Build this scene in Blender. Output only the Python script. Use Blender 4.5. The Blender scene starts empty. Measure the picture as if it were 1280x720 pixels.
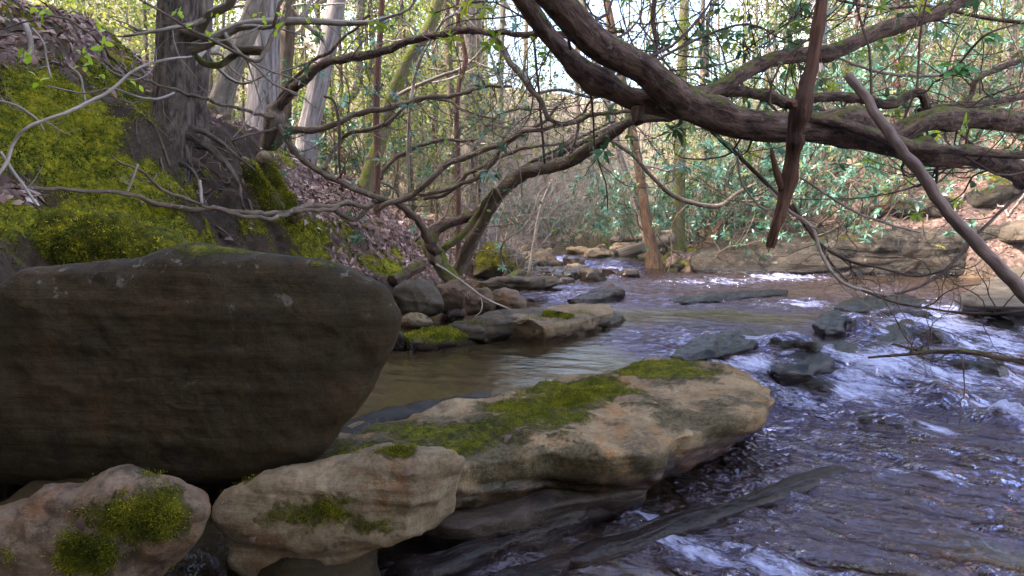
import bpy, math, random
import numpy as np
from mathutils import Vector

random.seed(11)
RNG = np.random.default_rng(11)
SC = bpy.context.scene
COL = SC.collection

# ------------------------------------------------------------------ camera model
CAM_H = 1.0
FOC = 853.33            # focal length in pixels of a 1280 wide frame
PITCH = math.atan(80 / FOC)
CPT, SPT = math.cos(PITCH), math.sin(PITCH)


def ray(px, py):
    a = (px - 640) / FOC
    b = -(py - 360) / FOC
    return np.array([a, CPT + b * SPT, -SPT + b * CPT])


def P(px, py, Y):
    r = ray(px, py)
    return np.array([0, 0, CAM_H]) + r * (Y / r[1])


def W(px, py, z=0.0):
    r = ray(px, py)
    return np.array([0, 0, CAM_H]) + r * ((z - CAM_H) / r[2])


def proj(V):
    V = np.asarray(V, float)
    x, y, z = V[..., 0], V[..., 1], V[..., 2] - CAM_H
    d = np.maximum(y * CPT - z * SPT, 1e-3)
    u = y * SPT + z * CPT
    return 640 + FOC * x / d, 360 - FOC * u / d


# ------------------------------------------------------------------ noise
def _hash(ix, iy, iz, seed):
    with np.errstate(over='ignore'):
        h = (ix.astype(np.uint32) * np.uint32(374761393) + iy.astype(np.uint32) * np.uint32(668265263)
             + iz.astype(np.uint32) * np.uint32(2147483647 - 58) + np.uint32(seed) * np.uint32(144665))
        h = (h ^ (h >> np.uint32(13))) * np.uint32(1274126177)
        h = h ^ (h >> np.uint32(16))
        h = h * np.uint32(2246822519)
        h = h ^ (h >> np.uint32(15))
    return h


def noise3(p, seed=0):
    p = np.asarray(p, float)
    f = np.floor(p)
    i = f.astype(np.int64)
    t = p - f
    u = t * t * t * (t * (t * 6 - 15) + 10)
    out = 0
    for dx in (0, 1):
        wx = u[..., 0] if dx else 1 - u[..., 0]
        for dy in (0, 1):
            wy = u[..., 1] if dy else 1 - u[..., 1]
            for dz in (0, 1):
                wz = u[..., 2] if dz else 1 - u[..., 2]
                h = _hash(i[..., 0] + dx, i[..., 1] + dy, i[..., 2] + dz, seed)
                gx = (h & np.uint32(1023)) / 511.5 - 1
                gy = ((h >> np.uint32(10)) & np.uint32(1023)) / 511.5 - 1
                gz = ((h >> np.uint32(20)) & np.uint32(1023)) / 511.5 - 1
                out = out + wx * wy * wz * (gx * (t[..., 0] - dx) + gy * (t[..., 1] - dy) + gz * (t[..., 2] - dz))
    return out * 1.2


def fbm(p, oct=4, seed=0, gain=.5, lac=2.03):
    p = np.asarray(p, float)
    a, s, o = 1.0, 0.0, 0.0
    for k in range(oct):
        o = o + a * noise3(p + 17.3 * k, seed + k)
        a *= gain
        p = p * lac
    return o


def sstep(a, b, x):
    t = np.clip((x - a) / (b - a), 0, 1)
    return t * t * (3 - 2 * t)


def smax(a, b, k):
    h = np.clip(.5 + .5 * (a - b) / k, 0, 1)
    return b * (1 - h) + a * h + k * h * (1 - h)


def smin(a, b, k):
    return -smax(-a, -b, k)


def nrm(v):
    v = np.asarray(v, float)
    return v / np.maximum(np.linalg.norm(v, axis=-1, keepdims=True), 1e-9)


# ------------------------------------------------------------------ mesh builder
class Geo:
    def __init__(self):
        self.V, self.Q, self.T, self.B, self.R, self.n = [], [], [], [], [], 0
        self.extra = {}

    def add(self, V, Q=None, T=None, bk=None, rnd=0.0):
        V = np.asarray(V, float).reshape(-1, 3)
        if Q is not None and len(Q):
            self.Q.append(np.asarray(Q, np.int64) + self.n)
        if T is not None and len(T):
            self.T.append(np.asarray(T, np.int64) + self.n)
        self.V.append(V)
        self.B.append(V if bk is None else bk)
        self.R.append(np.full(len(V), rnd) if np.isscalar(rnd) else rnd)
        self.n += len(V)

    def mesh(self, name, mat, origin=(0, 0, 0), smooth=True):
        V = np.concatenate(self.V) - np.asarray(origin, float)
        T = np.concatenate(self.T) if self.T else np.zeros((0, 3), np.int64)
        Q = np.concatenate(self.Q) if self.Q else np.zeros((0, 4), np.int64)
        me = bpy.data.meshes.new(name)
        me.vertices.add(len(V))
        me.vertices.foreach_set('co', V.astype(np.float32).ravel())
        loops = np.concatenate([T.ravel(), Q.ravel()])
        me.loops.add(len(loops))
        me.loops.foreach_set('vertex_index', loops.astype(np.int32))
        nt, nq = len(T), len(Q)
        me.polygons.add(nt + nq)
        st = np.concatenate([np.arange(nt) * 3, nt * 3 + np.arange(nq) * 4])
        me.polygons.foreach_set('loop_start', st.astype(np.int32))
        me.polygons.foreach_set('use_smooth', np.full(nt + nq, smooth))
        a = me.attributes.new('bk', 'FLOAT_VECTOR', 'POINT')
        a.data.foreach_set('vector', np.concatenate(self.B).astype(np.float32).ravel())
        a = me.attributes.new('rnd', 'FLOAT', 'POINT')
        a.data.foreach_set('value', np.concatenate(self.R).astype(np.float32))
        for k, v in self.extra.items():
            a = me.attributes.new(k, 'FLOAT', 'POINT')
            a.data.foreach_set('value', np.asarray(v, np.float32))
        me.update(calc_edges=True)
        me.materials.append(mat)
        return me

    def obj(self, name, mat, parent=None, origin=None, smooth=True):
        if origin is None:
            origin = tuple(parent['_o']) if parent is not None and '_o' in parent else (0, 0, 0)
        o = bpy.data.objects.new(name, self.mesh(name, mat, origin, smooth))
        COL.objects.link(o)
        if parent is not None:
            o.parent = parent
        else:
            o.location = origin
        o['_o'] = tuple(float(c) for c in origin)
        return o


def thing(name, label, cat, loc=(0, 0, 0), group=None):
    o = bpy.data.objects.new(name, None)
    COL.objects.link(o)
    o.location = tuple(float(c) for c in loc)
    o['_o'] = tuple(float(c) for c in loc)
    o.empty_display_size = .1
    return tag(o, label, cat, group)


def tag(o, label=None, cat=None, group=None, kind=None):
    if label:
        o['label'] = label
    if cat:
        o['category'] = cat
    if group:
        o['group'] = group
    if kind:
        o['kind'] = kind
    return o


def copy_tree(o, parent=None):
    c = o.copy()
    COL.objects.link(c)
    if parent is not None:
        c.parent = parent
    for ch in list(o.children):
        copy_tree(ch, c)
    return c


# ------------------------------------------------------------------ tubes, leaves, rocks
def catmull(pts, rads, sub):
    pts = np.asarray(pts, float)
    rads = np.asarray(rads, float)
    n = len(pts)
    if n < 3 or sub <= 1:
        t = np.linspace(0, n - 1, (n - 1) * max(sub, 1) + 1)
        i = np.minimum(t.astype(int), n - 2)
        f = (t - i)[:, None]
        return pts[i] * (1 - f) + pts[i + 1] * f, rads[i] * (1 - f[:, 0]) + rads[i + 1] * f[:, 0]
    e = np.vstack([2 * pts[0] - pts[1], pts, 2 * pts[-1] - pts[-2]])
    t = np.linspace(0, n - 1, (n - 1) * sub + 1)
    i = np.minimum(t.astype(int), n - 2)
    f = (t - i)[:, None]
    p0, p1, p2, p3 = e[i], e[i + 1], e[i + 2], e[i + 3]
    out = .5 * (2 * p1 + (p2 - p0) * f + (2 * p0 - 5 * p1 + 4 * p2 - p3) * f ** 2 + (3 * p1 - p0 - 3 * p2 + p3) * f ** 3)
    return out, rads[i] * (1 - f[:, 0]) + rads[i + 1] * f[:, 0]


def tube(geo, pts, rads, sides=6, sub=3, lump=0.0, wob=0.0, rnd=None, seed=0, lfreq=1.0, knots=0):
    pts, rads = catmull(pts, rads, sub)
    n = len(pts)
    if wob:
        s = np.concatenate([[0], np.cumsum(np.linalg.norm(np.diff(pts, axis=0), axis=1))])
        q = np.stack([s * 3 / max(wob * 20, .5), s * 0 + seed * 3.1, s * 0], 1)
        off = np.stack([fbm(q + 5.5 * k, 3, seed + k) for k in range(3)], 1)
        off[0] = 0
        pts = pts + off * wob
    tan = nrm(np.gradient(pts, axis=0))
    N = np.zeros((n, 3))
    up = np.array([0, 0, 1.0]) if abs(tan[0][2]) < .9 else np.array([0, 1.0, 0])
    v = np.cross(tan[0], up)
    for k in range(n):
        v = v - tan[k] * np.dot(v, tan[k])
        v = v / max(np.linalg.norm(v), 1e-9)
        N[k] = v
    Bn = np.cross(tan, N)
    a = np.arange(sides) / sides * 2 * math.pi
    ring = N[:, None, :] * np.cos(a)[None, :, None] + Bn[:, None, :] * np.sin(a)[None, :, None]
    R = rads[:, None] * np.ones((1, sides))
    s = np.concatenate([[0], np.cumsum(np.linalg.norm(np.diff(pts, axis=0), axis=1))])
    if lump:
        r0 = rads.mean()
        q = np.stack([np.cos(a)[None, :] * 1.1 * np.ones((n, 1)), np.sin(a)[None, :] * 1.1 * np.ones((n, 1)),
                      (s / (r0 * 5))[:, None] * np.ones((1, sides))], -1) * lfreq
        R = R * (1 + lump * fbm(q + seed * 7.7, 4, seed))
    if knots:
        kr = np.random.default_rng(seed + 5000)
        for _ in range(knots):
            s0, a0, kw = kr.uniform(.05, .95) * s[-1], kr.uniform(0, 6.283), kr.uniform(.9, 1.8)
            rr_ = np.interp(s0, s, rads)
            R = R * (1 + kr.uniform(.2, .5) * np.exp(-((s - s0) / (kw * rr_)) ** 2)[:, None] * (.5 + .5 * np.cos(a - a0))[None, :] ** 2)
    V = pts[:, None, :] + ring * R[..., None]
    bk = np.stack([np.cos(a)[None, :] * rads[:, None], np.sin(a)[None, :] * rads[:, None],
                   (s[:, None] + seed * 1.37) * np.ones((1, sides))], -1)
    i = np.arange(n - 1)[:, None] * sides
    j = np.arange(sides)[None, :]
    j2 = (j + 1) % sides
    Q = np.stack([i + j, i + j2, i + sides + j2, i + sides + j], -1).reshape(-1, 4)
    V = V.reshape(-1, 3)
    bk = bk.reshape(-1, 3)
    V = np.vstack([V, pts[:1], pts[-1:]])
    bk = np.vstack([bk, [[0, 0, s[0]]], [[0, 0, s[-1]]]])
    c0, c1 = n * sides, n * sides + 1
    jj = np.arange(sides)
    T = np.vstack([np.stack([np.full(sides, c0), (jj + 1) % sides, jj], 1),
                   np.stack([np.full(sides, c1), (n - 1) * sides + jj, (n - 1) * sides + (jj + 1) % sides], 1)])
    geo.add(V, Q, T, bk, random.random() if rnd is None else rnd)
    return pts, rads


def leaves(geo, base, d, nn, L, wd, rnd, curl=.25):
    """each leaf is a folded, curled blade of four triangles' worth of quads"""
    base, d, nn = np.asarray(base, float), nrm(d), np.asarray(nn, float)
    n = len(base)
    if n == 0:
        return
    L = np.broadcast_to(L, (n,))[:, None]
    wd = np.broadcast_to(wd, (n,))[:, None]
    nn = nrm(nn - d * (nn * d).sum(1, keepdims=True))
    sd = np.cross(d, nn)
    m1 = base + d * L * .45 + nn * L * curl * .12
    m2 = base + d * L - nn * L * curl * .45
    l1 = base + d * L * .40 + sd * wd * .5 + nn * wd * .18
    r1 = base + d * L * .40 - sd * wd * .5 + nn * wd * .18
    l2 = base + d * L * .72 + sd * wd * .36 - nn * L * curl * .12
    r2 = base + d * L * .72 - sd * wd * .36 - nn * L * curl * .12
    V = np.stack([base, m1, m2, l1, r1, l2, r2], 1).reshape(-1, 3)
    k = np.arange(n)[:, None] * 7
    Q = np.concatenate([k + np.array([[1, 3, 5, 2]]), k + np.array([[1, 2, 6, 4]])])
    T = np.concatenate([k + np.array([[0, 3, 1]]), k + np.array([[0, 1, 4]])])
    geo.add(V, Q, T, None, np.repeat(np.broadcast_to(rnd, (n,)), 7))


def rand_dirs(n, rng=RNG):
    return nrm(rng.normal(size=(n, 3)))


def vnormals(V, Q, T=None):
    N = np.zeros_like(V)
    fn = np.cross(V[Q[:, 2]] - V[Q[:, 0]], V[Q[:, 3]] - V[Q[:, 1]])
    for k in range(4):
        np.add.at(N, Q[:, k], fn)
    if T is not None and len(T):
        fn = np.cross(V[T[:, 1]] - V[T[:, 0]], V[T[:, 2]] - V[T[:, 0]])
        for k in range(3):
            np.add.at(N, T[:, k], fn)
    return nrm(N)


def strata(V, tilt, freq, seed):
    h = V @ nrm(np.array([tilt[0], tilt[1], 1.0])) * freq
    q = np.stack([h, V[:, 0] * .35, V[:, 1] * .35], 1)
    return noise3(q, seed) + .5 * noise3(q * 2.3, seed + 1)


ROCKS = {}


def finish_rock(name, V, Q, T, mat, label, cat, group, amp, freq, seed, strat, moss, origin=None, cuts=0, wet=None, lich=0.0,
                fine=.15, tilt=(.12, .1), algae_shade=None):
    N = vnormals(V, Q, T)
    c = V.mean(0)
    rng = np.random.default_rng(seed)
    ext = (V.max(0) - V.min(0)) / 2
    for k in range(cuts):
        pn = nrm(rng.normal(size=3) * np.array([1, 1, .8]))
        r = (np.abs(pn) * ext).sum() * rng.uniform(.52, .72)
        h = (V - c) @ pn - r
        V = V - pn * (np.maximum(h, 0) * .85)[:, None]
    dsp = amp * fbm(V * freq, 5, seed) + amp * .9 * (.25 - np.abs(fbm(V * freq * 1.5 + 9, 4, seed + 3))) + amp * fine * fbm(V * freq * 6, 3, seed + 8)
    if strat:
        st = strata(V, tilt, 11.0, seed)
        dsp = dsp + strat * (np.tanh(st * 5) * .7 + st)
    V = V + N * dsp[:, None]
    N = vnormals(V, Q, T)
    g = Geo()
    g.add(V, Q, T, None, rng.random())
    m = np.zeros(len(V))
    if moss is not None:
        m = moss(V, N)
    g.extra['moss'] = m
    w = np.zeros(len(V)) if wet is None else wet(V, N)
    g.extra['wet'] = w
    g.extra['algae_shade'] = np.zeros(len(V)) if algae_shade is None else algae_shade(V, N)
    g.extra['lichen'] = lich * sstep(.05, .6, N[:, 2])
    if origin is None:
        origin = (c[0], c[1], V[:, 2].min())
    o = g.obj(name, mat, origin=origin)
    tag(o, label, cat, group)
    ROCKS[o.name] = (V, N, m)
    return o


def resample(poly, n, smooth=2):
    poly = np.asarray(poly, float)
    cl = np.vstack([poly, poly[:1]])
    s = np.concatenate([[0], np.cumsum(np.linalg.norm(np.diff(cl, axis=0), axis=1))])
    t = np.linspace(0, s[-1], n, endpoint=False)
    out = np.stack([np.interp(t, s, cl[:, k]) for k in range(3)], 1)
    for _ in range(smooth):
        out = .25 * np.roll(out, 1, 0) + .5 * out + .25 * np.roll(out, -1, 0)
    return out


def outline_rock(name, poly, axis, tf, tb, mat, label, cat='rock', group=None, p=3.0, n=120, m=40, amp=.03, freq=3.0, seed=0,
                 strat=.006, moss=None, smooth=3, cuts=0, wet=None, lich=0.0, centre=None, shrink_back=1.0, tilt=(.12, .1), algae_shade=None, fine=.15):
    """closed stone: an outline swelling to tf ahead of and tb behind its plane"""
    o = resample(poly, n, smooth)
    c = o.mean(0) if centre is None else np.asarray(centre, float)
    axis = nrm(axis)
    nc = max(4, int(m * .36))
    half = np.concatenate([np.arccos(np.linspace(.025, .92, nc) ** (p / 2)), np.linspace(math.acos(.92 ** (p / 2)), 0, max(3, m // 2 - nc) + 1)[1:]])
    phi = np.concatenate([-half, half[:-1][::-1]])
    m = len(phi)
    t = np.sign(np.sin(phi)) * np.abs(np.sin(phi)) ** (2 / p)
    s = np.cos(phi) ** (2 / p)
    off = np.where(t < 0, t * tf, t * tb)
    sc = s * np.where(t > 0, 1 + (shrink_back - 1) * t, 1)
    V = c + (o[None] - c) * sc[:, None, None] + axis * off[:, None, None]
    V = V.reshape(-1, 3)
    V = np.vstack([V, c - axis * tf, c + axis * tb])
    i = np.arange(m - 1)[:, None] * n
    j = np.arange(n)[None]
    j2 = (j + 1) % n
    Q = np.stack([i + j, i + j2, i + n + j2, i + n + j], -1).reshape(-1, 4)
    jj = np.arange(n)
    a, b = m * n, m * n + 1
    T = np.vstack([np.stack([np.full(n, a), (jj + 1) % n, jj], 1), np.stack([np.full(n, b), (m - 1) * n + jj, (m - 1) * n + (jj + 1) % n], 1)])
    # keep the faces looking outwards
    k = Q[len(Q) // 2]
    fn = np.cross(V[k[2]] - V[k[0]], V[k[3]] - V[k[1]])
    if np.dot(fn, V[k].mean(0) - c) < 0:
        Q = Q[:, ::-1]
        T = T[:, ::-1]
    return finish_rock(name, V, Q, T, mat, label, cat, group, amp, freq, seed, strat, moss, cuts=cuts, wet=wet, lich=lich, tilt=tilt, algae_shade=algae_shade, fine=fine)


def sphere_grid(n):
    """cube-sphere of 6 n*n quads, welded"""
    lin = np.tan(np.linspace(-1, 1, n + 1) * math.pi / 4)
    u, v = np.meshgrid(lin, lin, indexing='ij')
    o = np.ones_like(u)
    faces = [(o, u, v), (-o, v, u), (v, o, u), (u, -o, v), (u, v, o), (v, u, -o)]
    V = np.concatenate([nrm(np.stack(f, -1).reshape(-1, 3)) for f in faces])
    idx = np.arange((n + 1) ** 2).reshape(n + 1, n + 1)
    q = np.stack([idx[:-1, :-1], idx[1:, :-1], idx[1:, 1:], idx[:-1, 1:]], -1).reshape(-1, 4)
    Q = np.concatenate([q + k * (n + 1) ** 2 for k in range(6)])
    key = np.round(V * 1e5).astype(np.int64)
    _, first, inv = np.unique(key, axis=0, return_index=True, return_inverse=True)
    return V[first], inv.ravel()[Q]


SPH = {}


def blob_rock(name, loc, size, mat, label, cat='rock', group=None, n=14, amp=.12, freq=1.6, seed=0, cuts=5, box=.35, strat=0.0,
              rot=None, moss=None, wet=None, lich=0.0):
    if n not in SPH:
        SPH[n] = sphere_grid(n)
    V, Q = SPH[n]
    V = V.copy()
    mx = np.abs(V).max(1, keepdims=True)
    V = V * (1 - box) + V / mx * box
    rng = np.random.default_rng(seed + 100)
    size = np.asarray(size, float)
    for k in range(cuts):
        pn = nrm(rng.normal(size=3))
        r = rng.uniform(.55, .8)
        h = V @ pn - r
        V = V - pn * (np.maximum(h, 0) * .92)[:, None]
    V = V * size
    a = rng.uniform(0, 6.28) if rot is None else rot
    ca, sa = math.cos(a), math.sin(a)
    V = np.stack([V[:, 0] * ca - V[:, 1] * sa, V[:, 0] * sa + V[:, 1] * ca, V[:, 2]], 1) + np.asarray(loc, float)
    sz = size.mean()
    return finish_rock(name, V, Q, None, mat, label, cat, group, amp * sz, freq / sz, seed, strat, moss, wet=wet, lich=lich)

# ------------------------------------------------------------------ materials
class NT:
    def __init__(self, name):
        self.m = bpy.data.materials.new(name)
        self.m.use_nodes = True
        self.t = self.m.node_tree
        self.t.nodes.clear()
        self.out = self.t.nodes.new('ShaderNodeOutputMaterial')

    def n(self, ty, ins=None, **kw):
        nd = self.t.nodes.new('ShaderNode' + ty)
        for k, v in kw.items():
            setattr(nd, k, v)
        for k, v in (ins or {}).items():
            self.set(nd.inputs[k], v)
        return nd

    def set(self, sock, v):
        if isinstance(v, bpy.types.NodeSocket):
            self.t.links.new(v, sock)
        elif isinstance(v, bpy.types.Node):
            self.t.links.new(v.outputs[0], sock)
        elif isinstance(v, (tuple, list)) and len(v) == 3 and sock.type == 'RGBA':
            sock.default_value = (*v, 1)
        else:
            sock.default_value = v

    def math(self, op, a, b=0.0, c=None, clamp=False):
        nd = self.n('Math', operation=op, use_clamp=clamp)
        self.set(nd.inputs[0], a)
        self.set(nd.inputs[1], b)
        if c is not None:
            self.set(nd.inputs[2], c)
        return nd.outputs[0]

    def mix(self, f, a, b, blend='MIX'):
        nd = self.n('Mix', data_type='RGBA', blend_type=blend)
        self.set(nd.inputs[0], f)
        self.set(nd.inputs[6], a)
        self.set(nd.inputs[7], b)
        return nd.outputs[2]

    def ramp(self, f, stops, interp='LINEAR'):
        nd = self.n('ValToRGB')
        cr = nd.color_ramp
        cr.interpolation = interp
        while len(cr.elements) < len(stops):
            cr.elements.new(.5)
        for e, (p, c) in zip(cr.elements, stops):
            e.position = p
            e.color = (*c, 1) if isinstance(c, (tuple, list)) else (c, c, c, 1)
        self.set(nd.inputs[0], f)
        return nd.outputs[0]

    def step(self, f, a, b):
        nd = self.n('MapRange', interpolation_type='SMOOTHSTEP')
        self.set(nd.inputs[0], f)
        nd.inputs[1].default_value = a
        nd.inputs[2].default_value = b
        return nd.outputs[0]

    def noise(self, vec, scale, detail=4, rough=.55, dist=0.0):
        nd = self.n('TexNoise', {'Vector': vec, 'Scale': scale, 'Detail': detail, 'Roughness': rough, 'Distortion': dist})
        return nd.outputs[0]

    def attr(self, name, out='Fac'):
        return self.n('Attribute', attribute_name=name).outputs[out]

    def pos(self, scale=(1, 1, 1), off=(0, 0, 0)):
        g = self.n('NewGeometry').outputs['Position']
        return self.n('Mapping', {'Vector': g, 'Scale': scale, 'Location': off}).outputs[0]

    def bump(self, h, dist, strength=1.0, normal=None):
        ins = {'Height': h, 'Distance': dist, 'Strength': strength}
        if normal is not None:
            ins['Normal'] = normal
        return self.n('Bump', ins).outputs[0]

    def bsdf(self, col, rough=.8, normal=None, spec=.5, **kw):
        ins = {'Base Color': col, 'Roughness': rough, 'Specular IOR Level': spec}
        if normal is not None:
            ins['Normal'] = normal
        ins.update(kw)
        return self.n('BsdfPrincipled', ins).outputs[0]

    def end(self, sh):
        self.t.links.new(sh, self.out.inputs[0])
        return self.m


MOSS_STOPS = [(.28, (.022, .032, .004)), (.43, (.09, .10, .008)), (.56, (.25, .225, .012)), (.74, (.46, .38, .024))]


def mat_rock(name, c1, c2, stain, dark=(.03, .026, .022), rough=.75, stain_at=(.52, .68), strata_amt=.35, moss_tone=1.0, scale=1.0, bumpd=.012,
             speck=.5):
    t = NT(name)
    p = t.pos()
    big = t.noise(p, 2.6 * scale, 6, .62)
    mid = t.noise(t.pos(off=(3.1, 7.7, 1.3)), 7 * scale, 7, .68)
    fin = t.noise(t.pos(off=(9.1, 2.7, 4.3)), 55 * scale, 5, .7)
    lay = t.noise(t.pos((1.2, 1.2, 16)), 1.6 * scale, 5, .6, .4)
    col = t.mix(t.step(big, .36, .64), c1, c2)
    col = t.mix(t.math('MULTIPLY', t.step(mid, *stain_at), .85), col, stain)
    col = t.mix(t.math('MULTIPLY', t.step(lay, .52, .66), strata_amt), col, dark)
    blot = t.noise(t.pos(off=(5, 5, 5)), 4.4 * scale, 9, .74)
    col = t.mix(t.math('MULTIPLY', t.step(blot, .53, .63), .75), col, dark)
    col = t.mix(speck, col, t.mix(t.step(fin, .3, .7), (.25, .25, .25), (1.0, .97, .93)), 'MULTIPLY')
    li = t.noise(t.pos(off=(1, 8, 2)), 16 * scale, 7, .7)
    lm = t.math('MULTIPLY', t.step(li, .57, .66), t.attr('lichen'))
    col = t.mix(t.math('MULTIPLY', lm, .7), col, (.26, .235, .20))
    am = t.math('ADD', t.math('MULTIPLY', t.attr('moss'), .75), t.attr('algae_shade'))
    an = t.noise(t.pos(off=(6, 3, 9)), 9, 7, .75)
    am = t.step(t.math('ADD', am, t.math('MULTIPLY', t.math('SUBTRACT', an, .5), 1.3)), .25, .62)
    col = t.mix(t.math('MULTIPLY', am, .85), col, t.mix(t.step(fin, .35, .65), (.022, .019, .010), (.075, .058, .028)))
    wet = t.attr('wet')
    col = t.mix(wet, col, t.mix(1.0, col, (.30, .24, .22), 'MULTIPLY'))
    mn = t.noise(t.pos(off=(2, 2, 6)), 30, 6, .72)
    mm = t.step(t.math('ADD', t.attr('moss'), t.math('MULTIPLY', t.math('SUBTRACT', mn, .5), 1.7)), .34, .72)
    mcol = t.ramp(t.noise(t.pos(off=(8, 1, 0)), 22, 7, .7), [(a, tuple(v * moss_tone * .45 for v in c)) for a, c in MOSS_STOPS])
    col = t.mix(mm, col, mcol)
    h = t.math('ADD', t.math('MULTIPLY', mid, .9), t.math('ADD', t.math('MULTIPLY', fin, .28), t.math('MULTIPLY', lay, .55)))
    h = t.math('ADD', h, t.math('MULTIPLY', t.math('MULTIPLY', mm, t.noise(p, 70, 4, .7)), 1.4))
    nb = t.bump(h, bumpd, 1.0)
    r = t.math('SUBTRACT', rough, t.math('MULTIPLY', wet, rough - .16))
    r = t.math('ADD', r, t.math('MULTIPLY', mm, .2), clamp=True)
    return t.end(t.bsdf(col, r, nb, t.math('MULTIPLY_ADD', wet, .16, .14)))


def mat_bark(name, c1, c2, moss=.0, moss_lo=.52, rough=.9, furrow=8.0, bumpd=.01, lich=0.0, stretch=.16, mosscol=None, objmul=.25):
    t = NT(name)
    bk = t.attr('bk', 'Vector')
    v = t.n('Mapping', {'Vector': bk, 'Scale': (1, 1, stretch)}).outputs[0]
    f1 = t.noise(v, furrow * 4, 6, .65, .5)
    f2 = t.noise(v, furrow * 14, 4, .65)
    big = t.noise(bk, 3.0, 5, .6)
    col = t.mix(t.step(f1, .32, .66), c1, c2)
    col = t.mix(.55, col, t.mix(t.step(f2, .3, .7), (.42, .40, .38), (1, 1, 1)), 'MULTIPLY')
    col = t.mix(t.math('MULTIPLY', t.step(big, .5, .7), .45), col, tuple(.55 * a + .03 for a in c2))
    rn = t.n('ObjectInfo').outputs['Random']
    col = t.mix(objmul * 2, col, t.mix(rn, (.55, .55, .55), (1, 1, 1)), 'MULTIPLY')
    if lich:
        l = t.noise(t.n('Mapping', {'Vector': bk, 'Location': (3, 3, 3)}).outputs[0], 17, 6, .7)
        col = t.mix(t.math('MULTIPLY', t.step(l, .56, .68), lich), col, (.38, .38, .34))
    if moss:
        nz = t.n('SeparateXYZ', {0: t.n('NewGeometry').outputs['Normal']}).outputs[2]
        mn = t.noise(bk, 9, 6, .7)
        mf = t.math('ADD', mn, t.math('MULTIPLY', nz, .16))
        mm = t.math('MULTIPLY', t.step(mf, moss_lo, moss_lo + .13), moss)
        mc = t.ramp(t.noise(bk, 30, 5, .7), mosscol or [(.3, (.03, .045, .008)), (.6, (.11, .12, .015)), (.8, (.2, .19, .03))])
        col = t.mix(mm, col, mc)
    nb = t.bump(t.math('ADD', f1, t.math('MULTIPLY', f2, .4)), bumpd, 1.0)
    return t.end(t.bsdf(col, rough, nb, .12))


def mat_leaf(name, stops, rough=.45, trans=.35, spec=.5, objvar=.3):
    t = NT(name)
    col = t.ramp(t.attr('rnd'), stops)
    rn = t.n('ObjectInfo').outputs['Random']
    col = t.mix(objvar, col, t.mix(rn, (.35, .45, .4), (1.15, 1.05, .75)), 'MULTIPLY')
    b = t.bsdf(col, rough, None, spec)
    tr = t.n('BsdfTranslucent', {'Color': t.mix(1.0, col, (1.25, 1.2, .6), 'MULTIPLY')}).outputs[0]
    mx = t.n('MixShader', {0: trans, 1: b, 2: tr}).outputs[0]
    return t.end(mx)


M = {}
M['boulder'] = mat_rock('dark_sandstone', (.028, .0185, .0085), (.044, .029, .0135), (.062, .030, .012), dark=(.014, .010, .0075), strata_amt=.12, scale=1.1, stain_at=(.53, .72), bumpd=.010)
M['damp'] = mat_rock('damp_brown_stone', (.030, .020, .015), (.055, .037, .028), (.07, .03, .02), dark=(.010, .008, .007), rough=.45, bumpd=.014)
M['slab'] = mat_rock('ochre_sandstone', (.175, .118, .066), (.29, .20, .115), (.26, .125, .045), dark=(.035, .027, .02), strata_amt=.3, stain_at=(.5, .66), bumpd=.016)
M['pale'] = mat_rock('tan_sandstone', (.17, .124, .078), (.26, .19, .122), (.21, .10, .045), dark=(.03, .023, .018), strata_amt=.22, bumpd=.014)
M['red'] = mat_rock('red_brown_stone', (.115, .074, .050), (.18, .122, .083), (.20, .09, .042), dark=(.028, .02, .016), rough=.6)
M['grey'] = mat_rock('grey_brown_stone', (.060, .046, .034), (.105, .082, .06), (.10, .055, .03), dark=(.02, .016, .013), rough=.65)
M['wetrock'] = mat_rock('wet_dark_stone', (.016, .009, .007), (.032, .017, .013), (.045, .018, .011), dark=(.005, .0035, .003), rough=.3, bumpd=.022)
M['ledge'] = mat_rock('ledge_stone', (.040, .031, .024), (.072, .056, .042), (.06, .034, .02), dark=(.013, .011, .009), strata_amt=.4, scale=.8, bumpd=.05, speck=.7)
M['bed'] = None

M['bark_big'] = mat_bark('dark_plated_bark', (.045, .034, .030), (.24, .18, .15), moss=.35, moss_lo=.58, furrow=5, bumpd=.035, stretch=.32)
M['bark_limb'] = mat_bark('reddish_limb_bark', (.028, .017, .015), (.21, .128, .105), moss=.9, moss_lo=.57, furrow=6, bumpd=.042, lich=.25, stretch=.3)
M['bark_dead'] = mat_bark('dead_split_wood', (.030, .016, .012), (.15, .072, .046), furrow=6, bumpd=.03, stretch=.06)
M['bark_pole'] = mat_bark('grey_pole_bark', (.13, .09, .085), (.26, .19, .175), furrow=6, bumpd=.004)
M['bark_rhodo'] = mat_bark('gnarled_stem_bark', (.10, .068, .05), (.23, .165, .125), moss=.5, moss_lo=.64, furrow=8, bumpd=.004, lich=.5)
M['bark_mossy'] = mat_bark('mossy_stem_bark', (.10, .075, .05), (.19, .15, .10), moss=1.0, moss_lo=.44, furrow=8, bumpd=.006)
M['bark_grey'] = mat_bark('grey_woodland_bark', (.11, .088, .072), (.31, .255, .22), moss=.35, moss_lo=.60, furrow=4, bumpd=.03, lich=.35)
M['bark_brown'] = mat_bark('brown_woodland_bark', (.075, .052, .038), (.20, .145, .105), moss=.5, moss_lo=.58, furrow=4, bumpd=.012)
M['bark_pale'] = mat_bark('pale_lilac_bark', (.13, .105, .105), (.38, .33, .33), furrow=4, bumpd=.03, stretch=.1)
M['bark_red'] = mat_bark('dark_red_bark', (.07, .034, .026), (.15, .07, .055), furrow=6, bumpd=.005)
M['bark_orange_sunlit'] = mat_bark('sunlit_orange_bark', (.06, .04, .03), (.23, .125, .065), furrow=5, bumpd=.01)  # warm sunlight on the trunk painted into the bark as orange
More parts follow.
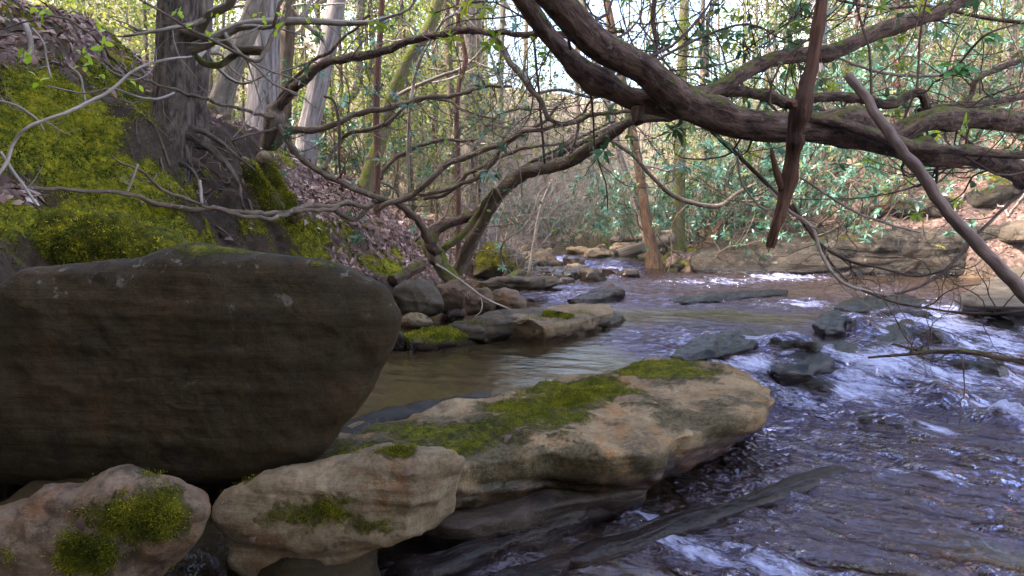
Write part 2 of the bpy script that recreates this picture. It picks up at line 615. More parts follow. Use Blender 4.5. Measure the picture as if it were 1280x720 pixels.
M['twig'] = mat_bark('grey_twig_bark', (.24, .185, .15), (.46, .375, .32), furrow=10, bumpd=.001, objmul=.4)
M['twig_dark'] = mat_bark('dark_twig_bark', (.055, .034, .03), (.13, .085, .07), furrow=10, bumpd=.001)
M['twig_pale'] = mat_bark('pale_twig_bark', (.28, .22, .19), (.46, .38, .34), furrow=10, bumpd=.001)
M['log'] = mat_bark('weathered_log', (.14, .105, .08), (.30, .24, .20), furrow=5, bumpd=.01, stretch=.05)
M['log_pale'] = mat_bark('bleached_log', (.42, .34, .27), (.62, .53, .44), furrow=5, bumpd=.008, stretch=.05)

M['rhodo_leaf'] = mat_leaf('rhododendron_leaf', [(.0, (.03, .085, .05)), (.5, (.055, .16, .11)), (.85, (.10, .24, .19)), (1, (.20, .20, .05))], rough=.34, trans=.25, spec=.55)
M['spring_leaf'] = mat_leaf('spring_leaf', [(.0, (.10, .17, .025)), (.5, (.20, .28, .04)), (1, (.36, .38, .06))], rough=.5, trans=.5)
M['tree_leaf'] = mat_leaf('tree_leaf', [(.0, (.06, .09, .03)), (.45, (.13, .165, .05)), (.8, (.22, .24, .07)), (1, (.34, .32, .12))], rough=.5, trans=.5)
M['sprig_leaf'] = mat_leaf('bright_sprig_leaf', [(.0, (.30, .46, .03)), (1, (.48, .58, .06))], rough=.5, trans=.5, objvar=0)
M['big_leaf'] = mat_leaf('deep_green_leaf', [(.0, (.03, .13, .03)), (1, (.08, .22, .04))], rough=.4, trans=.4, objvar=0)
M['litter'] = mat_leaf('dead_leaf', [(.0, (.075, .040, .034)), (.3, (.16, .088, .072)), (.6, (.28, .165, .14)), (.85, (.40, .26, .225)), (1, (.52, .40, .36))], rough=.7, trans=.12, spec=.35, objvar=0)
M['moss'] = mat_leaf('moss_shoots', [(.0, (.018, .026, .003)), (.35, (.105, .115, .009)), (.7, (.34, .30, .015)), (1, (.62, .52, .035))], rough=.8, trans=.35, spec=.15, objvar=0)

M['moss_thin'] = mat_leaf('thin_moss_shoots', [(.0, (.022, .028, .004)), (.4, (.11, .115, .009)), (.75, (.27, .245, .014)), (1, (.46, .39, .03))], rough=.85, trans=.3, spec=.1, objvar=0)


def mat_ground():
    t = NT('forest_floor')
    p = t.pos()
    a = t.noise(p, 5, 8, .7)
    b = t.noise(t.pos(off=(4, 4, 4)), 26, 7, .72)
    c = t.n('TexVoronoi', {'Vector': t.pos(), 'Scale': 19.0}).outputs['Color']
    cs = t.n('SeparateColor', {0: c}).outputs[0]
    soil = t.mix(t.step(a, .35, .65), (.018, .011, .007), (.062, .037, .026))
    soil = t.mix(.6, soil, t.mix(t.step(b, .3, .7), (.35, .33, .33), (1, 1, 1)), 'MULTIPLY')
    lit = t.ramp(t.math('ADD', t.math('MULTIPLY', cs, .6), t.math('MULTIPLY', b, .5)), [(.15, (.07, .04, .034)), (.45, (.17, .098, .080)), (.7, (.30, .19, .16)), (.95, (.44, .31, .27))])
    col = t.mix(t.attr('litter'), soil, lit)
    rk = t.mix(t.step(b, .3, .7), (.028, .021, .015), (.085, .064, .046))
    col = t.mix(t.attr('stone'), col, rk)
    g = t.mix(t.step(b, .35, .65), (.14, .125, .06), (.30, .25, .15))
    col = t.mix(t.attr('green'), col, g)
    mn = t.noise(t.pos(off=(2, 2, 6)), 24, 7, .75)
    mm = t.step(t.math('ADD', t.attr('moss'), t.math('MULTIPLY', t.math('SUBTRACT', mn, .5), 1.2)), .36, .62)
    mc = t.ramp(t.noise(t.pos(off=(8, 1, 0)), 17, 8, .75), MOSS_STOPS)
    col = t.mix(mm, col, mc)
    # the streambed: wet brown cobbles
    vo = t.n('TexVoronoi', {'Vector': t.n('Mapping', {'Vector': t.n('VectorMath', {0: p, 1: t.n('TexNoise', {'Vector': p, 'Scale': 4.0}).outputs[1]}, operation='ADD').outputs[0], 'Scale': (1, 1.4, 1)}).outputs[0], 'Scale': 5.0})
    ps = t.n('SeparateColor', {0: vo.outputs['Color']}).outputs[0]
    bed = t.ramp(t.math('ADD', t.math('MULTIPLY', ps, .55), t.math('MULTIPLY', b, .5)), [(.2, (.025, .014, .008)), (.5, (.075, .045, .020)), (.75, (.14, .085, .04)), (1, (.24, .17, .10))])
    col = t.mix(t.attr('bed'), col, bed)
    h = t.math('ADD', t.math('MULTIPLY', a, .6), t.math('MULTIPLY', b, .5))
    h = t.math('ADD', h, t.math('MULTIPLY', mm, t.noise(p, 60, 4, .7)))
    nb = t.bump(h, .03, 1.0)
    r = t.math('SUBTRACT', .92, t.math('MULTIPLY', t.attr('bed'), .5))
    return t.end(t.bsdf(col, r, nb, .12))


def mat_water():
    t = NT('stream_water')
    p = t.pos()

    def flow(sx, sy, off=(0, 0, 0), ang=-34):
        return t.n('Mapping', {'Vector': p, 'Rotation': (0, 0, math.radians(ang)), 'Scale': (sx, sy, 1), 'Location': off}, vector_type='TEXTURE').outputs[0]
    r1 = t.noise(flow(1.5, 1), 6, 3, .55, .6)
    r2 = t.noise(flow(1.6, 1), 19, 4, .6, .5)
    r3 = t.noise(flow(1.6, 1), 60, 3, .6, .3)
    ch = t.attr('chop')
    h = t.math('ADD', t.math('MULTIPLY', r1, t.math('MULTIPLY_ADD', ch, 2.1, .10)), t.math('MULTIPLY', r2, t.math('MULTIPLY_ADD', ch, .65, .045)))
    h = t.math('ADD', h, t.math('MULTIPLY', r3, t.math('MULTIPLY_ADD', ch, .10, .010)))
    nb = t.bump(h, .09, 1.0)
    fr = t.n('Fresnel', {'IOR': 1.6, 'Normal': nb}).outputs[0]
    gl = t.n('BsdfGlossy', {'Color': t.mix(t.step(ch, .03, .3), (.92, .87, .80), (.76, .71, 1.0)), 'Roughness': .015, 'Normal': nb}).outputs[0]  # violet sky reflection painted into the gloss tint where water is choppy
    tr = t.n('BsdfTransparent', {'Color': (.60, .47, .29)}).outputs[0]
    body = t.n('BsdfDiffuse', {'Color': t.mix(ch, (.115, .078, .034), (.050, .024, .016)), 'Normal': nb}).outputs[0]
    under = t.n('MixShader', {0: .30, 1: tr, 2: body}).outputs[0]
    wat = t.n('MixShader', {0: fr, 1: under, 2: gl}).outputs[0]
    # white water drawn out along the current where it tumbles, plus painted sheen
    f1 = t.noise(flow(4.5, 1), 11, 8, .70, .8)
    f2 = t.noise(flow(3.0, 1, (4, 4, 0)), 34, 6, .75, .4)
    f3 = t.noise(flow(1.6, 1, (7, 1, 0)), 4.5, 4, .6, .6)
    fm = t.math('ADD', t.math('MULTIPLY', f1, .55), t.math('MULTIPLY', f2, .30))
    fm = t.math('ADD', fm, t.math('MULTIPLY', f3, .30))
    fm = t.step(t.math('ADD', fm, t.math('MULTIPLY', t.math('SUBTRACT', t.attr('foam_sheen'), .5), .42)), .62, .84)
    fb = t.bump(t.math('ADD', f1, f2), .04, 1.0)
    foam_sheen = t.n('BsdfPrincipled', {'Base Color': (.66, .67, .97, 1), 'Roughness': .3, 'Normal': fb}).outputs[0]
    return t.end(t.n('MixShader', {0: t.math('MULTIPLY', fm, .9), 1: wat, 2: foam_sheen}).outputs[0])


M['ground'] = mat_ground()
M['water'] = mat_water()

# ------------------------------------------------------------------ lie of the land
FY = [-3, 1, 2.5, 3.4, 5, 6.5, 9, 11.4, 14, 16, 18, 22, 28, 40, 90]
FX = [-1.9, -1.9, -1.9, -1.75, -1.5, -1.3, -1.0, -.5, .2, .6, 1.2, 3.4, 7.5, 15, 42]
YEX = [2.8, 3.75, 5, 8, 10, 12, 20]
YEY = [15.2, 14.2, 13.7, 12.9, 11.9, 10.2, 5]
STEP = np.array([(-6.0, 1.9), (-1.0, 2.55), (.25, 3.35), (1.0, 4.15), (1.55, 4.9), (2.3, 5.35), (2.75, 5.6), (3.4, 6.4), (4.6, 7.6), (7, 9.2), (14, 12)])


def x_foot(y):
    return np.interp(y, FY, FX)


def step_dist(x, y):
    """distance up (+) or down (-) stream of the rock step the creek drops over"""
    best = np.full(np.shape(x), 1e9)
    sg = np.zeros(np.shape(x))
    for a, b in zip(STEP[:-1], STEP[1:]):
        d = b - a
        L = np.hypot(*d)
        t = np.clip(((x - a[0]) * d[0] + (y - a[1]) * d[1]) / L ** 2, 0, 1)
        ex, ey = x - a[0] - t * d[0], y - a[1] - t * d[1]
        r = np.hypot(ex, ey)
        s = np.where((-d[1] * ex + d[0] * ey) > 0, 1.0, -1.0)
        m = r < best
        best = np.where(m, r, best)
        sg = np.where(m, s, sg)
    return best * sg


def far_rise(x, y):
    """little cascade at the upper end of the pool"""
    q = y - np.interp(x, [0, 1.6, 2.2, 3.2], [14.9, 14.7, 14.2, 14.2])
    q = np.where(x > 3.2, -5, q)
    return .26 * sstep(-.15, 1.1, q) + .05 * np.maximum(q - 1.1, 0).clip(0, 14)


def level(x, y):
    s = step_dist(x, y)
    w = np.interp(x, [0, 1.0, 2.2, 3, 5], [.22, .3, .5, 1.3, 1.8])
    lo = -.27 - .03 * np.clip(4 - y, 0, 3)
    t = np.clip((s + w) / (w + .1), 0, 1)
    t = t * t * (3 - 2 * t)
    return lo + (0 - lo) * t + far_rise(x, y)


def ground(x, y):
    x = np.asarray(x, float)
    y = np.asarray(y, float)
    q = np.stack([x, y, x * 0], -1)
    lv = level(x, y)
    bed = lv - .17 - .10 * sstep(0, 1.5, x - x_foot(y)) + .07 * fbm(q * 1.1, 4, 5) + .05 * np.abs(fbm(q * 3.1, 3, 15))
    d = x_foot(y) - x
    d = d + .35 * fbm(q * .55, 3, 21)
    s = np.interp(y, [5, 7, 9, 12, 16], [1.0, 1.0, .95, .62, .45])
    c = np.interp(y, [4, 5, 6, 7.5, 9, 10, 12, 15, 25], [4.2, 4.0, 3.0, 2.25, 1.85, 1.5, .85, .8, 1.0])
    hl = smin(s * d, c + .13 * d, .35)
    hl = np.where(d < 0, d * .9, hl)
    near = sstep(-.1, .6, d)
    hl = hl + near * ((.34 * fbm(q * 1.05, 3, 31) + .16 * np.abs(fbm(q * 2.3, 4, 33))) + .05 * fbm(q * 6, 3, 35)) * np.interp(y, [10, 22], [1, .6])
    # terraces of bedrock and root mats on the near bank
    ter = np.sin((hl * 7.5 + 1.8 * fbm(q * .8, 2, 41)))
    hl = hl + near * .045 * ter * (y < 12)
    # scooped hollow under the leaning tree and the undercut below it
    for (hx, hy, rx, ry, dp) in HOLLOWS:
        e = ((x - hx) / rx) ** 2 + ((y - hy) / ry) ** 2
        hl = hl - dp * np.exp(-e * 1.6)
    dr = np.minimum(y - np.interp(x, YEX, YEY), x - np.where(y > 15, x_foot(y) + 2.5, 2.6 + 0 * y))
    dr = dr + .3 * fbm(q * .6, 3, 51)
    sr = np.interp(x, [3, 6, 8, 12], [.09, .14, .50, .6])
    hr = np.where(dr < 0, dr * 1.0, .42 * sstep(0, .7, dr) + smin(sr * dr, 2.3 + .1 * dr, .5) - .1)
    hr = hr + sstep(0, 1, dr) * (.16 * fbm(q * .9, 4, 61) + .05 * fbm(q * 5, 3, 63))
    h = smax(smax(bed, hl, .06), hr, .06)
    hill = 8.0 * sstep(20, 62, y) + 4 * sstep(12, 40, -x) * sstep(6, 20, y) + 6 * sstep(12, 45, x) * sstep(8, 25, y)
    hill = hill * (1 + .15 * fbm(q * .07, 3, 71))
    return h + hill


HOLLOWS = [(-2.62, 5.75, .42, .3, .30), (-2.28, 5.6, .35, .26, .30), (-2.0, 6.0, .25, .3, .22), (-3.0, 5.2, .3, .2, .12)]


def gz(x, y):
    return float(ground(np.array([x]), np.array([y]))[0])


def gnormal(x, y, e=.03):
    a = (ground(x + e, y) - ground(x - e, y)) / (2 * e)
    b = (ground(x, y + e) - ground(x, y - e)) / (2 * e)
    return nrm(np.stack([-a, -b, np.ones_like(a)], -1))


def hit(px, py, y0=1.5, y1=70):
    """where the sight line of a pixel meets the land"""
    r = ray(px, py)
    ys = np.concatenate([np.arange(y0, 20, .02), np.arange(20, y1, .1)])
    t = ys / r[1]
    z = CAM_H + r[2] * t
    g = ground(r[0] * t, ys)
    k = np.argmax(z < g)
    return np.array([r[0] * t[k], ys[k], g[k]])


def axis_coords(segs):
    out = [segs[0][0]]
    for a, b, s in segs:
        n = max(1, int(round((b - a) / s)))
        out += list(a + (b - a) * (np.arange(n) + 1) / n)
    return np.array(out)


def blobmask(px, py, blobs):
    m = np.zeros(px.shape)
    for (cx, cy, rx, ry, s) in blobs:
        e = ((px - cx) / rx) ** 2 + ((py - cy) / ry) ** 2
        m = np.maximum(m, s * np.exp(-e * .8))
    return m


MOSS_BLOBS = [(60, 165, 120, 85, 1.1), (150, 240, 95, 60, 1.1), (70, 280, 160, 50, 1.1), (130, 110, 60, 40, .9), (165, 45, 42, 55, .9), (262, 105, 26, 30, 1),
              (215, 60, 40, 50, .8), (330, 215, 20, 40, .9), (350, 250, 20, 45, 1.0), (395, 290, 45, 26, .9), (430, 300, 26, 22, .9), (378, 322, 40, 18, .9), (430, 330, 30, 14, .8),
              (345, 300, 30, 22, .8), (490, 325, 35, 16, .8), (520, 310, 16, 26, .7), (60, 70, 40, 20, .6), (20, 130, 60, 60, .9), (240, 290, 60, 40, .7), (640, 300, 30, 25, .8), (210, 215, 30, 20, .7), (355, 205, 18, 24, .7)]
LIT_BLOBS = [(150, 60, 70, 45, .8), (95, 25, 90, 30, 1), (40, 60, 60, 26, .7), (200, 95, 25, 18, .8), (440, 240, 80, 60, 1.2), (500, 300, 50, 36, 1.2), (380, 200, 45, 36, 1), (450, 200, 60, 30, 1), (300, 110, 40, 40, .6),
             (420, 340, 40, 16, .9), (20, 250, 26, 26, .9), (560, 290, 40, 40, .8), (300, 300, 50, 25, .5)]
SOIL_BLOBS = [(290, 215, 60, 45, 1), (300, 290, 70, 35, .8), (250, 190, 40, 25, 1), (420, 300, 20, 14, .5)]


def land_masks(V):
    x, y = V[:, 0], V[:, 1]
    px, py = proj(V)
    q = V.copy()
    n1 = fbm(q * 1.4, 4, 81)
    n2 = fbm(q * 4.2, 4, 83)
    dl = x_foot(y) - x
    nearL = (dl > -.3) & (y < 14)
    soil = blobmask(px, py, SOIL_BLOBS)
    moss = blobmask(px, py, MOSS_BLOBS) * .86 * (1 - .85 * soil) + .75 * n1 + .5 * n2
    moss = np.where(nearL & (y > 2), moss, .22 + .6 * n1)
    lit = blobmask(px, py, LIT_BLOBS) * (1 - .9 * soil) + .4 * n2
    lit = np.where(nearL & (y > 2), lit, .75 + .4 * n1)
    lit = np.clip(np.maximum(lit, .05 * (y < 14)), 0, 1) * np.where(x > 4, .6, 1)
    hgt = V[:, 2] - level(x, y)
    bed = sstep(.10, .0, hgt) * ((dl < .6) & (y < 40))
    far = sstep(13, 22, y)
    green = np.clip(far * (.5 + .8 * n1), 0, 1)
    moss = np.clip(moss, 0, 1.1) * (1 - .75 * far) * (1 - bed)
    moss = np.clip(moss + .25 * sstep(.75, .3, np.hypot((x - 3.6) / 2.2, (y - 16) / 1.6)), 0, 1.1)
    return moss, lit * (1 - bed), bed, green * (1 - bed)


def build_land():
    xs = axis_coords([(-160, -60, 10), (-60, -20, 2.0), (-20, -8, .5), (-8, -5, .09), (-5, 1, .035), (1, 5, .07), (5, 12, .12), (12, 24, .6), (24, 60, 2), (60, 160, 10)])
    ys = axis_coords([(-60, -5, 5), (-5, 1.5, .4), (1.5, 3.2, .05), (3.2, 9, .036), (9, 18, .09), (18, 30, .35), (30, 70, 1), (70, 200, 8)])
    X, Y = np.meshgrid(xs, ys)
    Z = ground(X, Y)
    V = np.stack([X, Y, Z], -1).reshape(-1, 3)
    nx, ny = len(xs), len(ys)
    i = np.arange(ny - 1)[:, None] * nx
    j = np.arange(nx - 1)[None]
    Q = np.stack([i + j, i + j + 1, i + nx + j + 1, i + nx + j], -1).reshape(-1, 4)
    moss, lit, bed, green = land_masks(V)
    # clumped cushions where the moss is thick
    N = vnormals(V, Q)
    cush = np.clip(moss - .35, 0, 1) * (V[:, 1] < 14)
    V = V + N * (cush * (.10 * np.abs(fbm(V * 4.5, 3, 91)) + .05 * np.abs(fbm(V * 13, 3, 93))))[:, None]
    g = Geo()
    g.add(V, Q, None, None, 0)
    stone = np.clip(sstep(.62, .45, N[:, 2]) * .7 * (fbm(V * 2, 3, 95) > -.1), 0, 1)
    g.extra = {'moss': moss, 'litter': lit, 'bed': bed, 'green': green, 'stone': stone}
    o = g.obj('ground', M['ground'])
    tag(o, 'mossy leaf strewn forest floor and brown streambed of the creek valley', 'ground', kind='structure')
    return V, N, moss, lit, bed


LAND = build_land()


# ------------------------------------------------------------------ water
RAPIDS = [(1060, 480, 150, 55, .85), (1200, 470, 140, 50, .85), (1180, 400, 120, 35, .95), (1000, 460, 90, 40, .8), (880, 425, 90, 18, .8), (1240, 500, 60, 30, .7),
          (1000, 380, 70, 9, .9), (900, 352, 130, 10, .8), (980, 346, 80, 9, .95), (765, 340, 45, 10, 1.1), (690, 328, 45, 7, 1.2), (720, 368, 90, 12, .7), (860, 374, 110, 10, .6), (870, 440, 60, 10, .9), (940, 455, 50, 16, 1.0), (1100, 455, 60, 25, 1.1), (1250, 430, 60, 40, .9),
          (1100, 360, 90, 14, .6), (960, 560, 80, 20, .4), (1100, 540, 120, 40, .5), (880, 590, 160, 12, .35), (900, 630, 150, 20, .35), (1100, 620, 150, 40, .4), (1000, 680, 150, 30, .35), (960, 490, 40, 30, .6)]


DOMES = [(1065, 428, .26, .16, .10), (985, 452, .30, .15, .08), (1010, 470, .2, .12, .06), (1130, 408, .3, .2, .07), (1160, 428, .25, .16, .06), (905, 443, .22, .10, .05), (1095, 392, .3, .2, .06), (1210, 452, .28, .2, .07),
         (1180, 480, .2, .14, .05), (1110, 500, .22, .14, .05), (1240, 410, .3, .2, .06)]


def build_water():
    ys = [1.2]
    while ys[-1] < 27:
        ys.append(ys[-1] + max(.016, .0042 * ys[-1]))
    ys = np.array(ys)
    t = np.linspace(-1, 1, 560)
    X = 2.2 + t[None, :] * (3.6 + .95 * np.minimum(ys, 13)[:, None])
    X = np.where(X > 0, X, X)
    Y = np.repeat(ys[:, None], len(t), 1)
    Z = level(X, Y)
    V = np.stack([X, Y, Z], -1).reshape(-1, 3)
    px, py = proj(V)
    x, y = V[:, 0], V[:, 1]
    s = step_dist(x, y)
    fo = blobmask(px, py, RAPIDS)
    fall = sstep(.25, 0, s) * sstep(-2.2, -.3, s) * (x > .8)
    foam_sheen = np.clip(fo, 0, 1) * .9 + .12 * fall
    chop = np.clip(np.maximum(fo, fall * .8), 0, 1)
    lower = sstep(0, -.3, s)
    band = fbm(np.stack([(x * .8 - y * .6) * .55, (x * .6 + y * .8) * 2.0, x * 0], -1), 4, 111)
    chop = np.clip(np.maximum(chop, lower * (.58 + 1.0 * band)), .0, 1)
    ca, sa = math.cos(.42), math.sin(.42)
    q = np.stack([(x * ca - y * sa) * 1.0, (x * sa + y * ca) * 2.2, x * 0], -1)
    near = np.interp(y, [6, 16], [1, 1.6])
    V[:, 2] += chop * near * (.055 * fbm(q * 1.9, 3, 101) + .040 * fbm(q * 5.3, 3, 103) + .009 * fbm(q * 11, 3, 105)) + .006 * fbm(q * 2.2, 3, 107)
    # domed pillow of white water over a sunken stone
    for (cx, cy, rx, ry, h) in [(3.15, 4.25, .24, .18, .15), (1.95, 4.75, .3, .16, .06), (2.7, 5.2, .35, .2, .07)]:
        e = ((x - cx) / rx) ** 2 + ((y - cy) / ry) ** 2
        V[:, 2] += h * np.exp(-e * 1.5) * (1 + .5 * fbm(q * 9, 3, 109))
        if h > .1:
            foam_sheen = np.maximum(foam_sheen, 1.15 * np.exp(-e * 1.1))
    for (a, b, rx, ry, h) in DOMES:
        c = W(a, b, -.12)
        u, v = (x - c[0]) * .8 - (y - c[1]) * .6, (x - c[0]) * .6 + (y - c[1]) * .8
        e = (u / rx) ** 2 + (v / ry) ** 2
        k = np.exp(-e * 1.2)
        V[:, 2] += 1.6 * h * k
        foam_sheen = foam_sheen * (1 - .8 * k)
        u2 = u - rx * 1.3
        foam_sheen = np.maximum(foam_sheen, 1.0 * np.exp(-((u2 / (rx * .8)) ** 2 + (v / (ry * 1.2)) ** 2)))
    foam_sheen = np.maximum(foam_sheen, lower * np.clip(.32 + 1.3 * band, 0, .8) * sstep(-.3, .6, x))  # bands of bright sky sheen painted in with the white water
    ny, nx = X.shape
    i = np.arange(ny - 1)[:, None] * nx
    j = np.arange(nx - 1)[None]
    Q = np.stack([i + j, i + j + 1, i + nx + j + 1, i + nx + j], -1).reshape(-1, 4)
    keep = ground(x, y) < V[:, 2] + .15
    Q = Q[keep[Q].any(1)]
    used = np.zeros(len(V), bool)
    used[Q.ravel()] = True
    re = np.cumsum(used) - 1
    g = Geo()
    g.add(V[used], re[Q], None, None, 0)
    g.extra = {'foam_sheen': foam_sheen[used], 'chop': chop[used]}
    o = g.obj('stream_water', M['water'])
    tag(o, 'shallow brown creek water breaking into white riffles', 'water', kind='structure')


build_water()

# ------------------------------------------------------------------ sky, sun, camera
wd = bpy.data.worlds.new('World')
SC.world = wd
wd.use_nodes = True
nt = wd.node_tree
bgn = nt.nodes['Background']
sky = nt.nodes.new('ShaderNodeTexSky')
sky.sky_type = 'NISHITA'
sky.sun_disc = False
SUN_EL, SUN_AZ = math.radians(47), math.radians(-102)       # azimuth from +Y towards +X
sky.sun_elevation = SUN_EL
sky.sun_rotation = SUN_AZ
sky.air_density = 1.0
sky.dust_density = 2.0
sky.ozone_density = 2.0
# broken cloud: soft white banks with blue between them
tc = nt.nodes.new('ShaderNodeTexCoord')
nz = nt.nodes.new('ShaderNodeTexNoise')
nz.inputs['Scale'].default_value = 2.6
nz.inputs['Detail'].default_value = 5
nt.links.new(tc.outputs['Generated'], nz.inputs['Vector'])
mr = nt.nodes.new('ShaderNodeMapRange')
mr.interpolation_type = 'SMOOTHSTEP'
mr.inputs[1].default_value, mr.inputs[2].default_value = .50, .68
nt.links.new(nz.outputs[0], mr.inputs[0])
hs = nt.nodes.new('ShaderNodeHueSaturation')
hs.inputs['Saturation'].default_value = .05
hs.inputs['Value'].default_value = 1.7
nt.links.new(sky.outputs[0], hs.inputs['Color'])
mx = nt.nodes.new('ShaderNodeMix')
mx.data_type = 'RGBA'
nt.links.new(mr.outputs[0], mx.inputs[0])
nt.links.new(sky.outputs[0], mx.inputs[6])
wm = nt.nodes.new('ShaderNodeMix')
wm.data_type, wm.blend_type = 'RGBA', 'MULTIPLY'
wm.inputs[0].default_value = 1
wm.inputs[7].default_value = (1.07, 1.0, .95, 1)
nt.links.new(hs.outputs[0], wm.inputs[6])
nt.links.new(wm.outputs[2], mx.inputs[7])
nt.links.new(mx.outputs[2], bgn.inputs[0])
bgn.inputs[1].default_value = .135
sl = bpy.data.lights.new('sun', 'SUN')
sl.energy = 3.6
sl.angle = math.radians(8)
sl.color = (1, .93, .84)
so = bpy.data.objects.new('sun', sl)
COL.objects.link(so)
sd = Vector((math.sin(SUN_AZ) * math.cos(SUN_EL), math.cos(SUN_AZ) * math.cos(SUN_EL), math.sin(SUN_EL)))
so.rotation_euler = (-sd).to_track_quat('-Z', 'Y').to_euler()
so.location = (5, 8, 20)

cd = bpy.data.cameras.new('camera')
cam = bpy.data.objects.new('camera', cd)
COL.objects.link(cam)
cam.location = (0, 0, CAM_H)
cam.rotation_euler = (math.pi / 2 - PITCH, 0, 0)
cd.sensor_width = 36
cd.lens = 24
cd.clip_start = .05
cd.clip_end = 600
SC.camera = cam
SC.view_settings.view_transform = 'Standard'
SC.view_settings.look = 'None'
SC.view_settings.gamma = 1
SC.view_settings.exposure = 3.0
SC.cycles.use_denoising = True
SC.cycles.max_bounces = 8
SC.cycles.transparent_max_bounces = 12
SC.cycles.sample_clamp_indirect = 6
SC.cycles.caustics_reflective = False
SC.cycles.caustics_refractive = False

# ------------------------------------------------------------------ stones
def px_poly(pts, Y):
    return np.array([P(a, b, Y) for a, b in pts])


def sight(pts, dz=0.0):
    c = np.mean(np.array(pts, float), 0)
    r = ray(*c)
    return nrm(np.array([r[0], r[1], r[2] + dz]))


def w_poly(pts, z):
    return np.array([W(a, b, z) for a, b in pts])


def wetline(z0, band=.06):
    return lambda V, N: sstep(z0 + band, z0, V[:, 2] + .02 * fbm(V * 9, 2, 7))


def mossy(blobs, up=.0, amt=.45, seed=3):
    def f(V, N):
        px, py = proj(V)
        m = blobmask(px, py, blobs) if blobs else np.zeros(len(V))
        return np.clip(m + up * sstep(.35, .9, N[:, 2]) + (amt * fbm(V * 5, 4, seed) if (blobs or up) else 0), 0, 1.1)
    return f


def blades(rock, n, thr, L, name='moss_patch', label=None, front=True, mat='moss_thin'):
    """fuzzy shoots standing on the mossy part of a stone"""
    V, N, m = ROCKS[rock.name]
    ok = m > thr
    if front:
        ok &= (N[:, 1] < .5)
    idx = np.nonzero(ok)[0]
    if len(idx) == 0:
        return
    w = np.clip(m[idx] - thr, 0, .7) ** 2 + .004
    k = RNG.choice(idx, n, p=w / w.sum())
    jit = RNG.normal(size=(n, 3)) * .007
    nb = nrm(N[k] + RNG.normal(size=(n, 3)) * .55)
    g = Geo()
    col = np.clip(.45 + .5 * fbm(V[k] * 9, 3, 5) + RNG.normal(size=n) * .16, 0, 1)
    l = L * RNG.uniform(.5, 1.3, n)
    leaves(g, V[k] + jit - N[k] * .002, nb, rand_dirs(n), l, l * .3, col, curl=.5)
    o = g.obj(name, M[mat], rock)
    if label:
        o['label'] = label


b = outline_rock('boulder', px_poly([(-70, 430), (-28, 392), (6, 362), (35, 343), (80, 331), (130, 329), (180, 324), (205, 315), (240, 310), (280, 311), (330, 319), (400, 329), (450, 342), (487, 360),
                                     (503, 388), (497, 418), (480, 455), (455, 503), (430, 533), (398, 566), (370, 582), (330, 594), (200, 600), (80, 602), (-20, 602), (-85, 560)], 2.45),
                 (-.3, 1, -.18), .22, .7, M['boulder'], 'huge dark sandstone boulder propped on the stones in the left foreground', 'boulder', p=3.4, n=300, m=230, amp=.022,
                 freq=2.3, seed=4, strat=.0025, smooth=4, moss=mossy([(290, 311, 90, 7, .75), (400, 330, 40, 6, .6), (150, 328, 60, 4, .4)], amt=.25), lich=.6, tilt=(.05, .1))
b = outline_rock('mossy_rock', px_poly([(-70, 645), (0, 634), (60, 612), (105, 606), (138, 589), (165, 586), (195, 597), (235, 611), (258, 630), (251, 662), (226, 692), (190, 724), (165, 800), (-70, 800)], 1.95),
                 (-.5, 1, -.38), .16, .42, M['red'], 'low reddish rock with a yellow green moss patch under the left end of the boulder', 'rock', p=2.4, n=180, m=60, amp=.03, freq=3.5, seed=9, strat=.006,
                 moss=mossy([(170, 650, 62, 42, 1.1), (130, 690, 60, 30, .9), (225, 640, 30, 18, .8), (60, 690, 40, 20, .4)], amt=.75), smooth=3, lich=.3)
blades(b, 34000, .26, .0075)
b = outline_rock('rounded_rock', px_poly([(267, 640), (283, 612), (328, 596), (380, 581), (430, 567), (480, 559), (530, 562), (578, 568), (593, 580), (597, 606), (585, 632), (550, 657), (480, 688), (400, 712), (330, 724), (277, 712), (264, 676)], 2.22),
                 (-.25, 1, -.36), .15, .36, M['pale'], 'smooth tan rock with a small brown moss patch in the centre foreground', 'rock', p=2.5, n=200, m=70, amp=.026, freq=3.2, seed=12, strat=.006, cuts=5,
                 moss=mossy([(385, 640, 62, 24, .62), (420, 625, 30, 14, .5), (590, 590, 10, 26, .8), (490, 565, 50, 6, .5)], amt=.8), smooth=3, lich=.25)
blades(b, 11000, .28, .0065)

# the flat slab: plan outline on its own top plane
top = w_poly([(330, 590), (400, 556), (430, 541), (520, 521), (600, 504), (640, 494), (720, 474), (800, 457), (850, 450), (885, 453), (935, 469), (966, 490), (973, 506), (950, 522),
              (900, 536), (850, 553), (820, 575), (740, 578), (690, 572), (590, 590), (500, 610), (420, 640), (340, 640)], .0)
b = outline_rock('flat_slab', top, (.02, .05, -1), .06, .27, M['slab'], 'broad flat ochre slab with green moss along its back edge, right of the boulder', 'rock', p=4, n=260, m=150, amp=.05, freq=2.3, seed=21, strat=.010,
                 moss=mossy([(665, 515, 50, 24, 1.1), (730, 483, 70, 14, 1.1), (830, 461, 65, 12, 1.15), (560, 545, 90, 22, .8), (500, 560, 60, 16, .7), (620, 535, 60, 24, .75), (700, 500, 70, 14, .9), (450, 565, 60, 20, .5)], amt=.6), algae_shade=mossy([(540, 560, 110, 36, .9), (640, 590, 90, 30, .9), (760, 585, 110, 24, .7), (880, 525, 60, 26, .7), (930, 505, 40, 20, .5)], amt=.4, seed=17), smooth=3, shrink_back=.93, lich=.2,  # algae on the left, plus shade painted into the dark front face
                 wet=lambda V, N: sstep(-.02, -.12, V[:, 2] + .03 * fbm(V * 4, 3, 2)))  # damp near the water, raised to darken the shaded front face too
blades(b, 46000, .26, .008)
